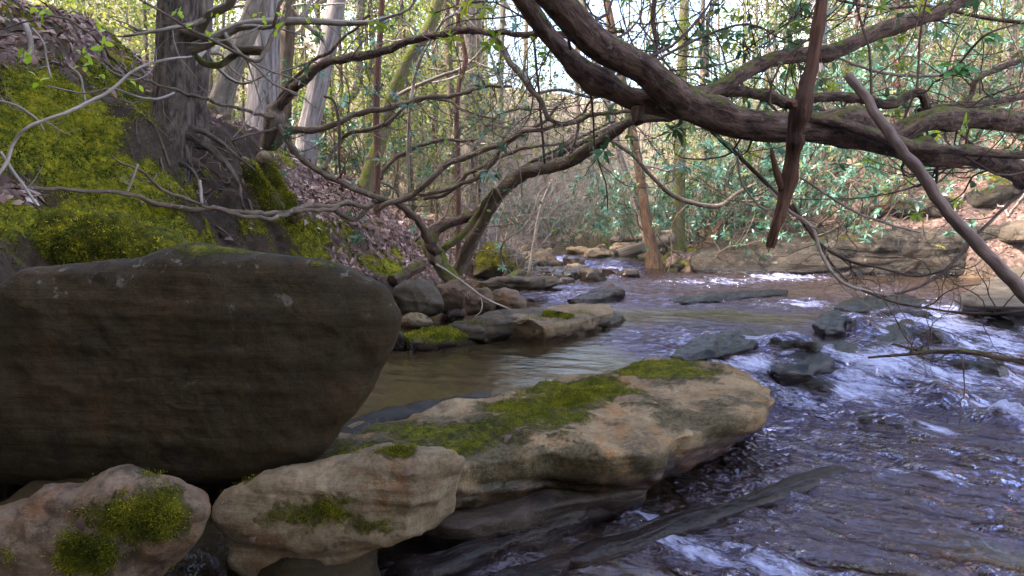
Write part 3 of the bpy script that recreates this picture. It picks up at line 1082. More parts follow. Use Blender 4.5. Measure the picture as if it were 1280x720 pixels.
b = outline_rock('thin_slab', w_poly([(520, 655), (600, 630), (690, 615), (760, 598), (805, 588), (813, 600), (806, 616), (740, 628), (660, 645), (585, 664)], -.19), (0, .05, -1), .03, .15, M['damp'],
                 'thin grey slab with a mossy tip lying below the flat ochre slab', 'rock', p=3, n=140, m=30, amp=.02, freq=4, seed=23, moss=mossy([(790, 592, 26, 10, .9), (720, 612, 40, 6, .4)], amt=.3),
                 wet=wetline(-.25, .05))
for k, (pts, lab) in enumerate([
        ([(475, 718), (560, 690), (640, 668), (720, 648), (760, 634), (764, 640), (700, 664), (620, 690), (540, 722)], 'long wet dark ledge just above water, right of the tan rock'),
        ([(690, 694), (780, 666), (880, 640), (960, 612), (1050, 578), (1062, 588), (1000, 616), (900, 652), (800, 684), (712, 704)], 'narrow submerged ledge slanting across the lower right water'),
        ([(560, 740), (640, 712), (700, 690), (716, 700), (690, 730), (620, 760)], 'small brown ledge at the bottom edge of the water'),
        ([(395, 560), (420, 532), (480, 515), (560, 500), (614, 489), (612, 498), (560, 512), (500, 527), (440, 548)], 'low wet purple ledge between boulder and flat slab')]):
    zt = [-.272, -.292, -.285, .015][k]
    outline_rock('stone_ledge', w_poly(pts, zt), (0, .05, -1), .03, .16, M['wetrock'], lab, 'ledge', 'wet ledges in the stream', p=2.6, n=140, m=26, amp=.02, freq=5, seed=30 + k, wet=lambda V, N: np.full(len(V), .6))

# stones at the foot of the left bank
Y = 7.2
for k, (nm, pts, Yk, mt, lab, tf, tb, ms) in enumerate([
        ('block', [(486, 385), (492, 362), (503, 351), (540, 348), (549, 366), (555, 388), (541, 398), (512, 396), (496, 392)], 7.0, 'grey', 'dark square block of stone beside the boulder at the bank', .22, .5, None),
        ('block', [(546, 357), (570, 350), (592, 349), (594, 364), (580, 384), (562, 392), (550, 388)], 7.5, 'red', 'reddish angular block right of the dark square block', .2, .4, None),
        ('round_stone', [(580, 382), (583, 366), (592, 361), (610, 360), (618, 372), (620, 390), (585, 392)], 7.1, 'red', 'left of the two pinkish round stones on the mid slab', .16, .3, None),
        ('round_stone', [(618, 386), (616, 364), (630, 359), (645, 362), (655, 374), (658, 388), (640, 392)], 7.1, 'red', 'pale topped right one of the two pinkish round stones', .16, .3, None),
        ('round_stone', [(500, 402), (506, 393), (520, 391), (535, 394), (544, 404), (530, 412), (506, 411)], 6.6, 'pale', 'greenish low stone in front of the dark square block', .15, .25, [(520, 395, 30, 8, .5)]),
        ('round_stone', [(550, 400), (560, 388), (572, 385), (582, 393), (576, 402), (560, 404)], 6.9, 'wetrock', 'small purple grey stone between bank blocks and slab', .12, .2, None),
        ('round_stone', [(478, 435), (488, 420), (500, 418), (507, 428), (505, 440), (485, 442)], 5.4, 'wetrock', 'small dark wet stone at the right edge of the boulder', .12, .2, None),
        ('block', [(598, 358), (612, 349), (650, 346), (690, 349), (684, 358), (650, 362)], 9.0, 'grey', 'flat grey stone behind the two pinkish round stones', .3, .5, None),
        ('block', [(645, 352), (660, 345), (695, 345), (705, 352), (690, 360), (655, 360)], 10.5, 'grey', 'dark low stone at the water edge below the rock bar', .3, .5, [(670, 346, 30, 4, .5)])]):
    b = outline_rock(nm, px_poly(pts, Yk), sight(pts, .03), tf, tb, M[mt], lab, 'rock', 'stones at the foot of the left bank', p=3.2, n=90, m=30, amp=.03, freq=4, seed=40 + k,
                     moss=mossy(ms, amt=.3) if ms else None, wet=wetline(.02), lich=.5 if k == 3 else .2, smooth=1, cuts=6)
for k, (pts, z, mt, lab, ms, tb) in enumerate([
        ([(498, 424), (530, 414), (580, 408), (612, 404), (618, 414), (590, 420), (540, 428), (505, 432)], .07, 'grey', 'low slab edged with bright moss in front of the pale stone', [(540, 418, 60, 10, 1.1), (590, 409, 40, 8, .9)], .18),
        ([(560, 408), (600, 398), (640, 394), (690, 388), (700, 396), (660, 402), (600, 412)], .14, 'grey', 'slanting slab under the two pinkish round stones', [(590, 402, 40, 6, .6)], .2),
        ([(600, 412), (640, 398), (690, 389), (735, 385), (762, 384), (766, 392), (735, 402), (680, 413), (630, 420)], .12, 'pale', 'long brown slab reaching out into the pool', [(690, 395, 50, 7, .5)], .24),
        ([(660, 414), (700, 402), (745, 392), (775, 386), (786, 390), (776, 398), (740, 406), (690, 416)], .06, 'grey', 'dark tipped slab at the pool end of the slabs', [(720, 400, 40, 5, .5)], .16),
        ([(704, 376), (735, 368), (760, 362), (776, 361), (780, 366), (762, 372), (735, 379), (712, 381)], .07, 'wetrock', 'wet rock standing alone in the middle of the stream', None, .18)]):
    b = outline_rock('slab', w_poly(pts, z), (.0, .08, -1), .05, tb, M[mt], lab, 'rock', 'slabs beside the pool', p=2.8, n=130, m=36, amp=.04, freq=3.2, seed=60 + k, cuts=4, strat=.012, moss=mossy(ms, amt=.35) if ms else None, wet=wetline(.03), smooth=2)
    if ms and k in (0, 2):
        blades(b, 5000, .4, .02)

# rocks of the step and the right bank
for k, (pts, z, mt, lab, tf, tb) in enumerate([
        ([(836, 446), (870, 428), (905, 418), (940, 415), (952, 422), (940, 436), (900, 446), (860, 452)], .015, 'wetrock', 'long dark wet rock at the lip of the small fall', .05, .28),
        ([(1016, 408), (1028, 397), (1048, 394), (1060, 402), (1054, 412), (1030, 416)], .06, 'wetrock', 'round dark stone above the small fall', .08, .25),
        ([(1040, 384), (1080, 374), (1130, 370), (1160, 376), (1140, 387), (1080, 391)], .02, 'wetrock', 'flat dark rock under the overhanging twigs', .06, .25),
        ([(835, 375), (880, 368), (940, 364), (986, 363), (982, 368), (920, 373), (860, 379)], .02, 'wetrock', 'thin dark ledge breaking the water of the pool', .03, .2),
        ([(960, 455), (1000, 436), (1060, 422), (1090, 430), (1070, 448), (1010, 466), (970, 470)], -.08, 'wetrock', 'sunken rock the fall pours over', .08, .25),
        ([(1080, 430), (1110, 412), (1140, 405), (1150, 418), (1120, 436)], -.06, 'wetrock', 'dark rock at the right end of the small fall', .08, .25),
        ([(1188, 377), (1225, 355), (1262, 336), (1320, 318), (1420, 320), (1400, 372), (1300, 382), (1230, 384)], .16, 'grey', 'big brown slab dipping into the water at the right edge', .08, .4)]):
    outline_rock('rock', w_poly(pts, z), (.0, .06, -1), tf, tb, M[mt], lab, 'rock', 'rocks of the rapids', p=2.1, n=150, m=80, amp=.04, freq=3.6, strat=.006, fine=.12, seed=80 + k, wet=wetline(.12 if mt == 'grey' else .3), smooth=2, lich=.0)
led = []
for a, c_, yy in [(866, 344, 14.0), (930, 343, 13.9), (1000, 341, 13.6), (1060, 339, 13.4), (1130, 336, 13.2), (1200, 333, 13.0), (1290, 318, 13.0), (1400, 312, 12.8)]:
    led.append(P(a, c_, yy))
bl = np.array([P(866, 330, 14.2), P(875, 318, 14.3), P(900, 309, 14.3), P(960, 302, 14.2), P(1010, 299, 14.0), P(1070, 294, 13.8), P(1110, 292, 13.7), P(1150, 290, 13.6), P(1200, 286, 13.5), P(1280, 279, 13.4), P(1420, 270, 13.3),
               P(1420, 345, 12.8), P(1290, 342, 13.0), P(1200, 346, 13.1), P(1130, 348, 13.3), P(1060, 350, 13.5), P(1000, 350, 13.7), P(930, 350, 14.0), P(872, 349, 14.1)])
outline_rock('rock_ledge', bl, (.12, 1, .12), .45, 1.6, M['ledge'], 'long dark rock ledge along the far right bank', 'ledge', p=3.2, n=260, m=60, amp=.16, freq=.9, seed=95, strat=.006, smooth=2,
             moss=mossy([(920, 306, 50, 7, .5), (1040, 297, 80, 6, .5)], up=.0, amt=.3), lich=.55, wet=wetline(.05, .1), tilt=(.02, .02))
outline_rock('boulder', px_poly([(1262, 302), (1264, 285), (1280, 277), (1310, 278), (1320, 300), (1290, 306)], 12.6), (0, 1, 0), .3, .5, M['grey'], 'small grey boulder at the right end of the rock ledge', 'rock', n=80, m=24, amp=.06, freq=2, seed=97)

# mossy boulders on the left bank
for k, (pts, Yk, lab, tf, tb, mt, ms, nb) in enumerate([
        ([(-60, 350), (-40, 290), (20, 268), (90, 264), (140, 268), (190, 282), (232, 306), (240, 330), (120, 350)], 3.75, 'moss covered hump of rock right behind the boulder', .3, .6, 'pale', [(60, 290, 190, 60, 1.2), (200, 305, 40, 20, 1)], 26000),
        ([(299, 205), (305, 196), (318, 204), (335, 226), (352, 250), (354, 262), (340, 266), (322, 262), (310, 248), (302, 228)], 6.0, 'leaning mossy stone with a pale bare face in the soil bank', .05, .2, 'pale', [(330, 225, 26, 34, .9), (340, 255, 20, 14, .8)], 5000),
        ([(318, 196), (330, 190), (348, 215), (368, 245), (380, 270), (368, 280), (352, 262), (332, 226)], 6.4, 'long mossy rib of rock behind the leaning stone', .05, .2, 'pale', [(350, 232, 30, 40, 1.1)], 4000),
        ([(590, 345), (596, 320), (612, 303), (632, 305), (650, 315), (658, 325), (652, 342), (620, 350)], 12.0, 'green mossy boulder at the bend of the stream', .5, .9, 'grey', [(612, 318, 24, 22, 1.1), (640, 330, 14, 12, .5)], 5000)]):
    b = outline_rock('mossy_boulder', px_poly(pts, Yk), sight(pts, .05), tf, tb, M[mt], lab, 'rock', 'mossy rocks of the left bank', p=2.5, n=130, m=44, amp=.05, freq=2.6, seed=110 + k, moss=mossy(ms, amt=.35), lich=.4)
    blades(b, nb, .4, .016 if k == 0 else .02, front=(k != 0), mat='moss')

# the bar of loose stones at the head of the pool
rr = np.random.default_rng(5)
labs = 'loose brown stone of the rock bar at the head of the pool'
for k in range(64):
    px = rr.uniform(650, 795)
    py = rr.uniform(326, 350) if px < 760 else rr.uniform(322, 345)
    if 720 < px < 790 and 332 < py < 348 and k % 3:
        px -= 62
    py = min(py, 350 - max(0, (px - 700)) * .09)
    c = W(px, py, .06)
    c[1] = np.clip(c[1], 11.5, 17)
    c = P(px, py, c[1])
    r = rr.uniform(.10, .27) * (1.25 if k < 10 else 1)
    c[2] = max(gz(c[0], c[1]), level(c[0], c[1])) + r * .15
    o = blob_rock('bar_stone', c, (r * rr.uniform(.9, 1.5), r, r * rr.uniform(.45, .75)), M[['red', 'pale', 'pale', 'grey', 'slab'][k % 5]], labs, 'rock', 'loose stones of the rock bar', n=10, amp=.16, seed=200 + k, cuts=7, box=.4, wet=wetline(.12))
for k, (a, b, rx, ry, h) in enumerate(DOMES):
    c = W(a, b, -.12)
    lvl = float(level(np.array([c[0]]), np.array([c[1]]))[0])
    blob_rock('sunken_rock', (c[0], c[1], lvl + h * 1.6 - .175), (rx * 1.0, ry * 1.1, .15), M['wetrock'], 'dark wet rock washed over by the white water of the rapids', 'rock', 'rocks washed over in the rapids', n=18, amp=.14, freq=2.0, seed=430 + k, cuts=3, rot=-.64, wet=lambda V, N: np.ones(len(V)) * .7)
for k in range(46):     # cobbles below and beside the water
    x, y = rr.uniform(-.4, 4.2), rr.uniform(1.9, 5.6)
    if step_dist(np.array([x]), np.array([y]))[0] > -.25:
        continue
    r = rr.uniform(.05, .14)
    z = gz(x, y) + r * .25
    blob_rock('cobble', (x, y, z), (r * 1.3, r, r * .6), M[['red', 'wetrock', 'pale'][k % 3]], 'brown cobble lying under the clear water of the lower stream', 'rock', 'cobbles under the water', n=8, amp=.15, seed=300 + k, wet=lambda V, N: np.ones(len(V)) * .5)
for k, (x, y, r) in enumerate([(-1.55, 2.35, .3), (-1.0, 2.75, .3), (-.75, 2.35, .22), (-2.2, 2.5, .3), (-1.5, 2.9, .32)]):
    blob_rock('prop_stone', (x, y, -.2), (r * 1.2, r, .33), M['boulder'], 'dark stone wedged in the gap under the big boulder', 'rock', 'stones wedged under the boulder', n=12, amp=.1, seed=350 + k)
# small rocks along the foot of the banks and the right bank
spots = [(820, 338), (845, 336), (838, 345), (800, 346), (1180, 262), (1225, 250), (1130, 262), (1090, 268), (1250, 246), (960, 296)]
for k, (px, py) in enumerate(spots):
    h = hit(px, py)
    r = (.18 if k < 4 else .3) * rr.uniform(.8, 1.3)
    blob_rock('bank_rock', h + np.array([0, 0, r * .1]), (r * 1.5, r, r * .6), M['ledge'], 'grey rock half buried in the leafy right bank', 'rock', 'rocks in the right bank', n=10, amp=.16, seed=380 + k, cuts=6, moss=mossy(None, up=.5))

# ------------------------------------------------------------------ growth helpers
rg = np.random.default_rng(77)


def grow(geo, p, d, L, r, level, rng, tips, kink=.35, up=.1, nseg=6, kids=4, sides=4, thin=.35, spread=.9, shrink=.55):
    """a branch and, level by level, the smaller ones it carries"""
    pts = [np.asarray(p, float)]
    d = nrm(d)
    for k in range(nseg):
        d = nrm(d + rng.normal(size=3) * kink + np.array([0, 0, up]))
        pts.append(pts[-1] + d * L / nseg)
    pts = np.array(pts)
    rads = np.linspace(r, r * thin, len(pts))
    tube(geo, pts, rads, sides=sides if level else 3, sub=2 if level > 0 else 1, rnd=rng.random())
    if level <= 0:
        tips.append((pts[-1], d, r))
        return
    n = max(1, int(round(kids * rng.uniform(.7, 1.3))))
    for k in range(n):
        f = rng.uniform(.25, 1.0)
        i = min(int(f * nseg), nseg - 1)
        b = pts[i] + (pts[i + 1] - pts[i]) * (f * nseg - i)
        t = nrm(pts[i + 1] - pts[i])
        nd = nrm(t * .7 + nrm(rng.normal(size=3)) * spread)
        grow(geo, b, nd, L * shrink * rng.uniform(.6, 1.2), max(r * .5 * (1 - .4 * f), .0016), level - 1, rng, tips, kink, up, max(3, nseg - 1), kids, sides, thin, spread, shrink)
    tips.append((pts[-1], d, r * thin))


def whorls(geo, tips, rng, n=7, L=.10, w=.032, keep=1.0, droop=.25, rlo=0, rhi=1):
    B, D, NN, LL, RR = [], [], [], [], []
    for (p, d, r) in tips:
        if rng.random() > keep:
            continue
        u = nrm(np.cross(d, rng.normal(size=3)))
        v = np.cross(d, u)
        s = rng.uniform(.75, 1.2)
        tone = rng.uniform(rlo, rhi)
        for k in range(n):
            a = 6.283 * k / n + rng.normal() * .3
            dd = nrm((u * math.cos(a) + v * math.sin(a)) + d * rng.uniform(-.1, .6) - np.array([0, 0, droop]) * rng.uniform(.2, 1.4))
            B.append(p - d * rng.uniform(0, .03))
            D.append(dd)
            NN.append(nrm(d + np.array([0, 0, .8]) + rng.normal(size=3) * .2))
            LL.append(L * s * rng.uniform(.7, 1.15))
            RR.append(np.clip(tone + rng.normal() * .12, 0, 1))
    if B:
        LL = np.array(LL)
        leaves(geo, np.array(B), np.array(D), np.array(NN), LL, LL * (w / L), np.array(RR))


def spray(geo, tips, rng, n=8, reach=.3, L=.06, w=.035, keep=1.0):
    """small loose leaves about the twig ends"""
    pp = [(p, d) for (p, d, r) in tips if rng.random() < keep]
    if not pp:
        return
    Pp = np.repeat(np.array([a for a, _ in pp]), n, 0)
    m = len(Pp)
    Pp = Pp + rng.normal(size=(m, 3)) * reach * np.array([1, 1, .6])
    tone = np.repeat(rng.random(len(pp)), n)
    l = L * rng.uniform(.6, 1.3, m)
    leaves(geo, Pp, nrm(rng.normal(size=(m, 3)) + np.array([0, 0, -.3])), nrm(rng.normal(size=(m, 3)) * .7 + np.array([0, 0, 1])), l, l * (w / L), np.clip(tone + rng.normal(size=m) * .15, 0, 1))


# ------------------------------------------------------------------ woodland trees (a few kinds, many copies)
def make_tree(name, label, cat, group, seed, H, r0, barkm, leafm=None, limbs=10, lo=.35, leafL=.07, leafn=9, lean=.0, keep=.7, kids=4, limbL=.24, reach=.32):
    rng = np.random.default_rng(seed)
    t = thing(name, label, cat, (0, 0, 0), group)
    g = Geo()
    n = 7
    pts = np.zeros((n, 3))
    pts[:, 2] = np.linspace(-.3, H, n)
    ax = rng.normal(size=2) * .012 * H
    f = np.linspace(0, 1, n)
    pts[:, 0] = ax[0] * np.sin(f * 3) + lean * H * f ** 1.3 + rng.normal(size=n) * .008 * H * f
    pts[:, 1] = ax[1] * np.sin(f * 2.4) + rng.normal(size=n) * .008 * H * f
    rads = r0 * (1 - .72 * f)
    rads[0] *= 1.45
    tp, tr = tube(g, pts, rads, sides=10, sub=4, lump=.12, seed=seed)
    g.obj('trunk', M[barkm], t)
    b, tips = Geo(), []
    for k in range(limbs):
        q = lo + (1 - lo) * (k + rng.random()) / limbs
        i = min(int(q * (len(tp) - 1)), len(tp) - 2)
        a = rng.uniform(0, 6.283)
        d = np.array([math.cos(a), math.sin(a), rng.uniform(-.05, .75)])
        grow(b, tp[i], d, H * limbL * rng.uniform(.5, 1.1) * (1.15 - .6 * q), max(tr[i] * .42, .006), 2, rng, tips, kink=.28, up=.05, nseg=6, kids=kids, sides=4)
    b.obj('branches', M['twig'], t)
    if leafm:
        lf = Geo()
        spray(lf, tips, rng, n=leafn, reach=reach, L=leafL, w=leafL * .55, keep=keep)
        if lf.n:
            lf.obj('foliage', M[leafm], t)
    return t


def make_bush(name, label, group, seed, H, stems, leafm='rhodo_leaf', stemm='bark_rhodo', n=7, L=.12, keep=.9, level=2, kids=4, flat=.9, cat='bush', droop=.25, kink=.4, r0=.03):
    rng = np.random.default_rng(seed)
    t = thing(name, label, cat, (0, 0, 0), group)
    g, tips = Geo(), []
    for k in range(stems):
        a = rng.uniform(0, 6.283)
        d = np.array([math.cos(a) * flat, math.sin(a) * flat, rng.uniform(.4, 1.1)])
        grow(g, np.array([rng.normal() * .12, rng.normal() * .12, -.15]), d, H * rng.uniform(.7, 1.15), r0 * rng.uniform(.6, 1.1), level, rng, tips, kink=kink, up=.12, nseg=7, kids=kids, sides=5)
    g.obj('stems', M[stemm], t)
    if leafm:
        lf = Geo()
        whorls(lf, tips, rng, n=n, L=L, w=L * .30, keep=keep, droop=droop)
        lf.obj('foliage', M[leafm], t)
    return t


def set_at(o, x, y, rz, s, sink=.05, z=None):
    o.location = (x, y, (gz(x, y) if z is None else z) - sink)
    o.rotation_euler = (0, 0, rz)
    o.scale = (s, s, s)


def scatter(protos, spots, label_of, group=None):
    used = set()
    for k, (x, y, rz, s) in enumerate(spots):
        pr = protos[k % len(protos)]
        if pr.name not in used:
            used.add(pr.name)
            o = pr
        else:
            o = copy_tree(pr)
        set_at(o, x, y, rz, s)
        lb = label_of(k, x, y)
        if lb:
            o['label'] = lb
        if group:
            o['group'] = group


def wet_zone(x, y, pad=.4):
    """is this spot stream rather than land"""
    return gz(x, y) < float(level(np.array([x]), np.array([y]))[0]) + .08


def spots_in(n, xr, yr, rng, smin=.8, smax=1.25, mind=1.0, test=None, tries=4000):
    out = []
    for _ in range(tries):
        if len(out) >= n:
            break
        y = rng.uniform(*yr)
        x = rng.uniform(xr[0], xr[1]) if not callable(xr) else rng.uniform(*xr(y))
        if wet_zone(x, y) or (test and not test(x, y)):
            continue
        if any((x - a) ** 2 + (y - b) ** 2 < mind ** 2 for a, b, _, _ in out):
            continue
        out.append((x, y, rng.uniform(0, 6.283), rng.uniform(smin, smax)))
    return out


def wedge(y):
    return (-.86 * y - 2, .86 * y + 2)


# tall far trees: trunks climbing out of the picture
far_protos = [make_tree('woodland_tree', None, 'tree', None, 500 + k, H, r, bm, lm, limbs=li, lo=lo, leafL=.10, leafn=ln + 4, keep=kp, lean=le, kids=4, limbL=lb)
              for k, (H, r, bm, lm, li, lo, ln, kp, le, lb) in enumerate([
                  (15, .17, 'bark_grey', 'tree_leaf', 12, .22, 5, .35, .02, .2), (13, .11, 'bark_brown', 'tree_leaf', 12, .18, 7, .4, -.04, .2), (17, .24, 'bark_pale', None, 9, .3, 0, 0, .01, .18),
                  (11, .075, 'bark_brown', 'spring_leaf', 12, .18, 6, .5, .07, .22), (14, .13, 'bark_grey', None, 10, .25, 0, 0, -.02, .2), (12, .09, 'bark_grey', 'tree_leaf', 12, .16, 7, .4, .03, .2)])]
F_L = 'slim woodland tree in the far woods beyond the left bank'
F_R = 'slim woodland tree in the far woods behind the rock ledge'
F_C = 'slim woodland tree on the far slope beyond the bend of the stream'


def far_label(k, x, y):
    px = 640 + FOC * x / y
    return F_L if px < 600 else (F_C if px < 800 else F_R)


def far_group(o):
    o['group'] = {F_L: 'trees in the woods beyond the left bank', F_R: 'trees in the woods behind the ledge', F_C: 'trees on the far slope'}[o['label']]


def not_open(x, y):
    px = 640 + FOC * x / y
    return not (640 < px < 790 and y < 27) and y > x_foot(y) * 0 + (13 if x < 0 else 17.5)


sp_far = spots_in(66, wedge, (14, 52), rg, .85, 1.3, 1.5, not_open)
before = set(bpy.data.objects)
scatter(far_protos, sp_far, far_label)
for o in list(COL.objects):
    if o.parent is None and o.get('label') in (F_L, F_R, F_C):
        far_group(o)

# slim dark poles between them
pole = [make_tree('slender_tree', None, 'tree', None, 520 + k, H, r, bm, lm, limbs=9, lo=.3, leafL=.07, leafn=8, keep=.6, lean=le, kids=3, limbL=.2) for k, (H, r, bm, lm, le) in enumerate([(11, .05, 'bark_brown', 'spring_leaf', .05), (12, .065, 'bark_red', None, -.04), (10, .045, 'bark_brown', None, .09), (12, .075, 'bark_grey', 'tree_leaf', -.02)])]
P_L, P_R, P_C = 'slender dark pole tree in the woods beyond the left bank', 'slender dark pole tree in the woods behind the rock ledge', 'slender dark pole tree on the far slope beyond the bend'
scatter(pole, spots_in(112, wedge, (13.5, 40), rg, .85, 1.3, 1.0, not_open), lambda k, x, y: P_L if FOC * x / y < -40 else (P_C if FOC * x / y < 160 else P_R))
for o in list(COL.objects):
    if o.parent is None and o.get('label') in (P_L, P_R, P_C):
        o['group'] = {P_L: 'pole trees beyond the left bank', P_R: 'pole trees behind the ledge', P_C: 'pole trees on the far slope'}[o['label']]

# leafy young trees fill the middle height
sap = [make_tree('sapling', None, 'tree', None, 540 + k, H, r, 'bark_brown', lm, limbs=13, lo=.12, leafL=lL * 1.25, leafn=ln + 3, keep=.95, lean=le, kids=4, limbL=.34, reach=.24)
       for k, (H, r, lm, le, lL, ln) in enumerate([(5.5, .035, 'spring_leaf', .05, .055, 7), (6.5, .045, 'tree_leaf', -.08, .07, 10), (4.6, .03, 'tree_leaf', .1, .06, 9), (7, .05, 'tree_leaf', .02, .075, 11)])]
S_L, S_R, S_C = ('thin leafy sapling growing in the woods above the left bank', 'thin leafy sapling growing in the woods behind the rock ledge', 'thin leafy sapling on the slope beyond the bend of the stream')


def sap_label(k, x, y):
    px = 640 + FOC * x / y
    return S_L if px < 600 else (S_C if px < 800 else S_R)


sp_sap = spots_in(92, wedge, (12.5, 34), rg, .8, 1.3, 1.1, lambda x, y: not_open(x, y) and (x > 0 or y > 12) and not (x > 2 and y < 18 and x < 4.2))
scatter(sap, sp_sap, sap_label)
for o in list(COL.objects):
    if o.parent is None and o.get('label') in (S_L, S_R, S_C):
        o['group'] = {S_L: 'saplings above the left bank', S_R: 'saplings behind the ledge', S_C: 'saplings beyond the bend'}[o['label']]

# rhododendron thickets
rh = [make_bush('rhododendron_bush', None, None, 600 + k, H, st, n=8, L=.15, keep=.95, kids=5) for k, (H, st) in enumerate([(2.4, 7), (3.0, 8), (2.0, 7), (3.6, 8)])]
R_R, R_C, R_L = ('rhododendron bush with glossy blue green leaves behind the rock ledge', 'rhododendron bush with blue green leaves beyond the bend of the stream', 'rhododendron bush with dark green leaves in the left woods')
sp = [(3.9, 16.2, .3, 1.0), (4.9, 16.0, 1.7, 1.1), (5.9, 15.6, 2.9, 1.1), (6.8, 15.4, 4.0, 1.0), (5.4, 17.6, 5.0, 1.2), (7.4, 16.8, 2.2, 1.25), (4.2, 18.6, .9, 1.25), (8.6, 17.2, 3.3, 1.1), (9.8, 15.4, 5.5, .8), (10.8, 17, .5, 1.1),
      (6.4, 19.5, 4.2, 1.3), (9.0, 20, 1.1, 1.3), (11.6, 14.2, 1.4, .8), (12.6, 17.5, 1.0, 1.2)]
scatter(rh, sp, lambda k, x, y: R_R, 'rhododendrons behind the ledge')
sp = [(1.0, 22.5, .4, .6), (1.9, 23.2, 1.4, .6), (-.2, 21, 2.4, .7), (3.2, 24.5, 3.1, .65), (3.9, 25.6, 4.1, .6), (1.4, 27, 1, .8), (1.0, 19.6, .9, .45), (1.9, 20.6, 2.2, .5), (2.7, 21.6, 3.3, .5), (.4, 18.4, 4.1, .4), (.1, 18.6, 1.2, .5), (.7, 19.4, .6, .5)]
scatter([copy_tree(o) for o in rh], sp, lambda k, x, y: R_C, 'rhododendrons beyond the bend')
sp = spots_in(12, lambda y: (-.6 * y, -.12 * y), (12, 26), rg, .6, 1.0, 1.8)
scatter([copy_tree(o) for o in rh], sp, lambda k, x, y: R_L, 'rhododendrons in the left woods')

# bare twiggy shrubs
bs = [make_bush('bare_shrub', None, None, 640 + k, H, st, leafm=None, stemm=sm, level=2, kids=6, kink=.3, r0=.014, flat=.7, cat='shrub') for k, (H, st, sm) in enumerate([(2.2, 14, 'twig_pale'), (2.8, 13, 'twig'), (1.8, 15, 'twig_pale'), (3.2, 12, 'twig_pale')])]
B_R, B_C, B_L = ('leafless twiggy shrub in the woods behind the rock ledge', 'leafless grey brown shrub on the slope beyond the bend', 'leafless twiggy shrub in the woods above the left bank')


def bare_label(k, x, y):
    px = 640 + FOC * x / y
    return B_L if px < 600 else (B_C if px < 800 else B_R)


sp = spots_in(46, lambda y: (-.05 * y, .19 * y), (18.5, 34), rg, .8, 1.4, .7) + spots_in(30, wedge, (13, 30), rg, .8, 1.4, 1.3, lambda x, y: y > (12.5 if x < 0 else 16.5))
scatter(bs, sp, bare_label)
for o in list(COL.objects):
    if o.parent is None and o.get('label') in (B_L, B_R, B_C):
        o['group'] = {B_L: 'bare shrubs above the left bank', B_R: 'bare shrubs behind the ledge', B_C: 'bare shrubs beyond the bend'}[o['label']]


# unseen hemlocks added left of and behind the camera to shade the near water
hem = make_tree('shade_hemlock', 'dense dark evergreen standing on the slope beside and behind the viewpoint', 'tree', 'added shade hemlocks around the viewpoint', 690, 11, .16, 'bark_brown', 'tree_leaf', limbs=26, lo=.1, leafL=.15, leafn=20, keep=1, limbL=.26, reach=.3)
for k, (x, y, s) in enumerate([(-5.4, .6, 1.0), (-6.8, 2.2, 1.0), (-8.4, 4.0, 1.0), (-9.4, 1.0, 1.1), (-11, 5.4, 1.1), (-7.6, -1.6, 1.0), (-5.0, -2.4, 1.0), (-11.6, 2.8, 1.1), (-3, -4.4, 1.0), (-.4, -5.8, 1.0), (-13, 7.6, 1.1), (2.6, -6.8, 1.0), (-1.8, -7.2, 1.2), (.8, -8.6, 1.2), (5.4, -7.5, 1.1), (-4.6, -7, 1.2)]):
    o = hem if k == 0 else copy_tree(hem)
    set_at(o, x, y, k * 1.3, s)

# ------------------------------------------------------------------ trees one can single out
def trunk_px(name, label, pts, depth, bark, sides=16, top=3.0, ground_at=True, limbs=0, group=None, seed=0, lump=.10, leafm=None, cat='tree', flare=1.5):
    """pts: (px, py, width px) from the foot upwards, at one distance; grows on past the frame"""
    q = [P(a, b, depth) for a, b, _ in pts]
    r = [w * depth / FOC / 2 for _, _, w in pts]
    if ground_at:
        z = gz(q[0][0], q[0][1])
        if q[0][2] > z - .05:
            d = nrm(q[0] - q[1])
            foot = q[0] + d * max(0, (q[0][2] - z)) / max(-d[2], .3)
            q.insert(0, np.array([foot[0], foot[1], gz(foot[0], foot[1]) - .2]))
            r.insert(0, r[0] * flare)
    if top:
        d = nrm(q[-1] - q[-2])
        q.append(q[-1] + d * top * .5)
        q.append(q[-1] + d * top * .5 + np.array([0, 0, .2]))
        r += [r[-1] * .85, r[-1] * .6]
    t = thing(name, label, cat, q[0], group)
    g = Geo()
    tp, tr = tube(g, q, r, sides=sides, sub=8, lump=lump, seed=seed)
    g.obj('trunk', M[bark], t)
    if limbs:
        rng = np.random.default_rng(seed + 9)
        tips = []
        for k in range(limbs):
            b = Geo()
            i = int(len(tp) * rng.uniform(.45, .97))
            a = rng.uniform(0, 6.283)
            grow(b, tp[min(i, len(tp) - 1)], np.array([math.cos(a), math.sin(a), rng.uniform(.0, .7)]), rng.uniform(1.2, 2.6), tr[min(i, len(tr) - 1)] * .35, 2, rng, tips, kink=.25)
            b.obj('branch', M['twig'], t)
        if leafm:
            lf = Geo()
            spray(lf, tips, rng, n=8, reach=.3, L=.08, w=.045)
            lf.obj('foliage', M[leafm], t)
    return t, tp, tr


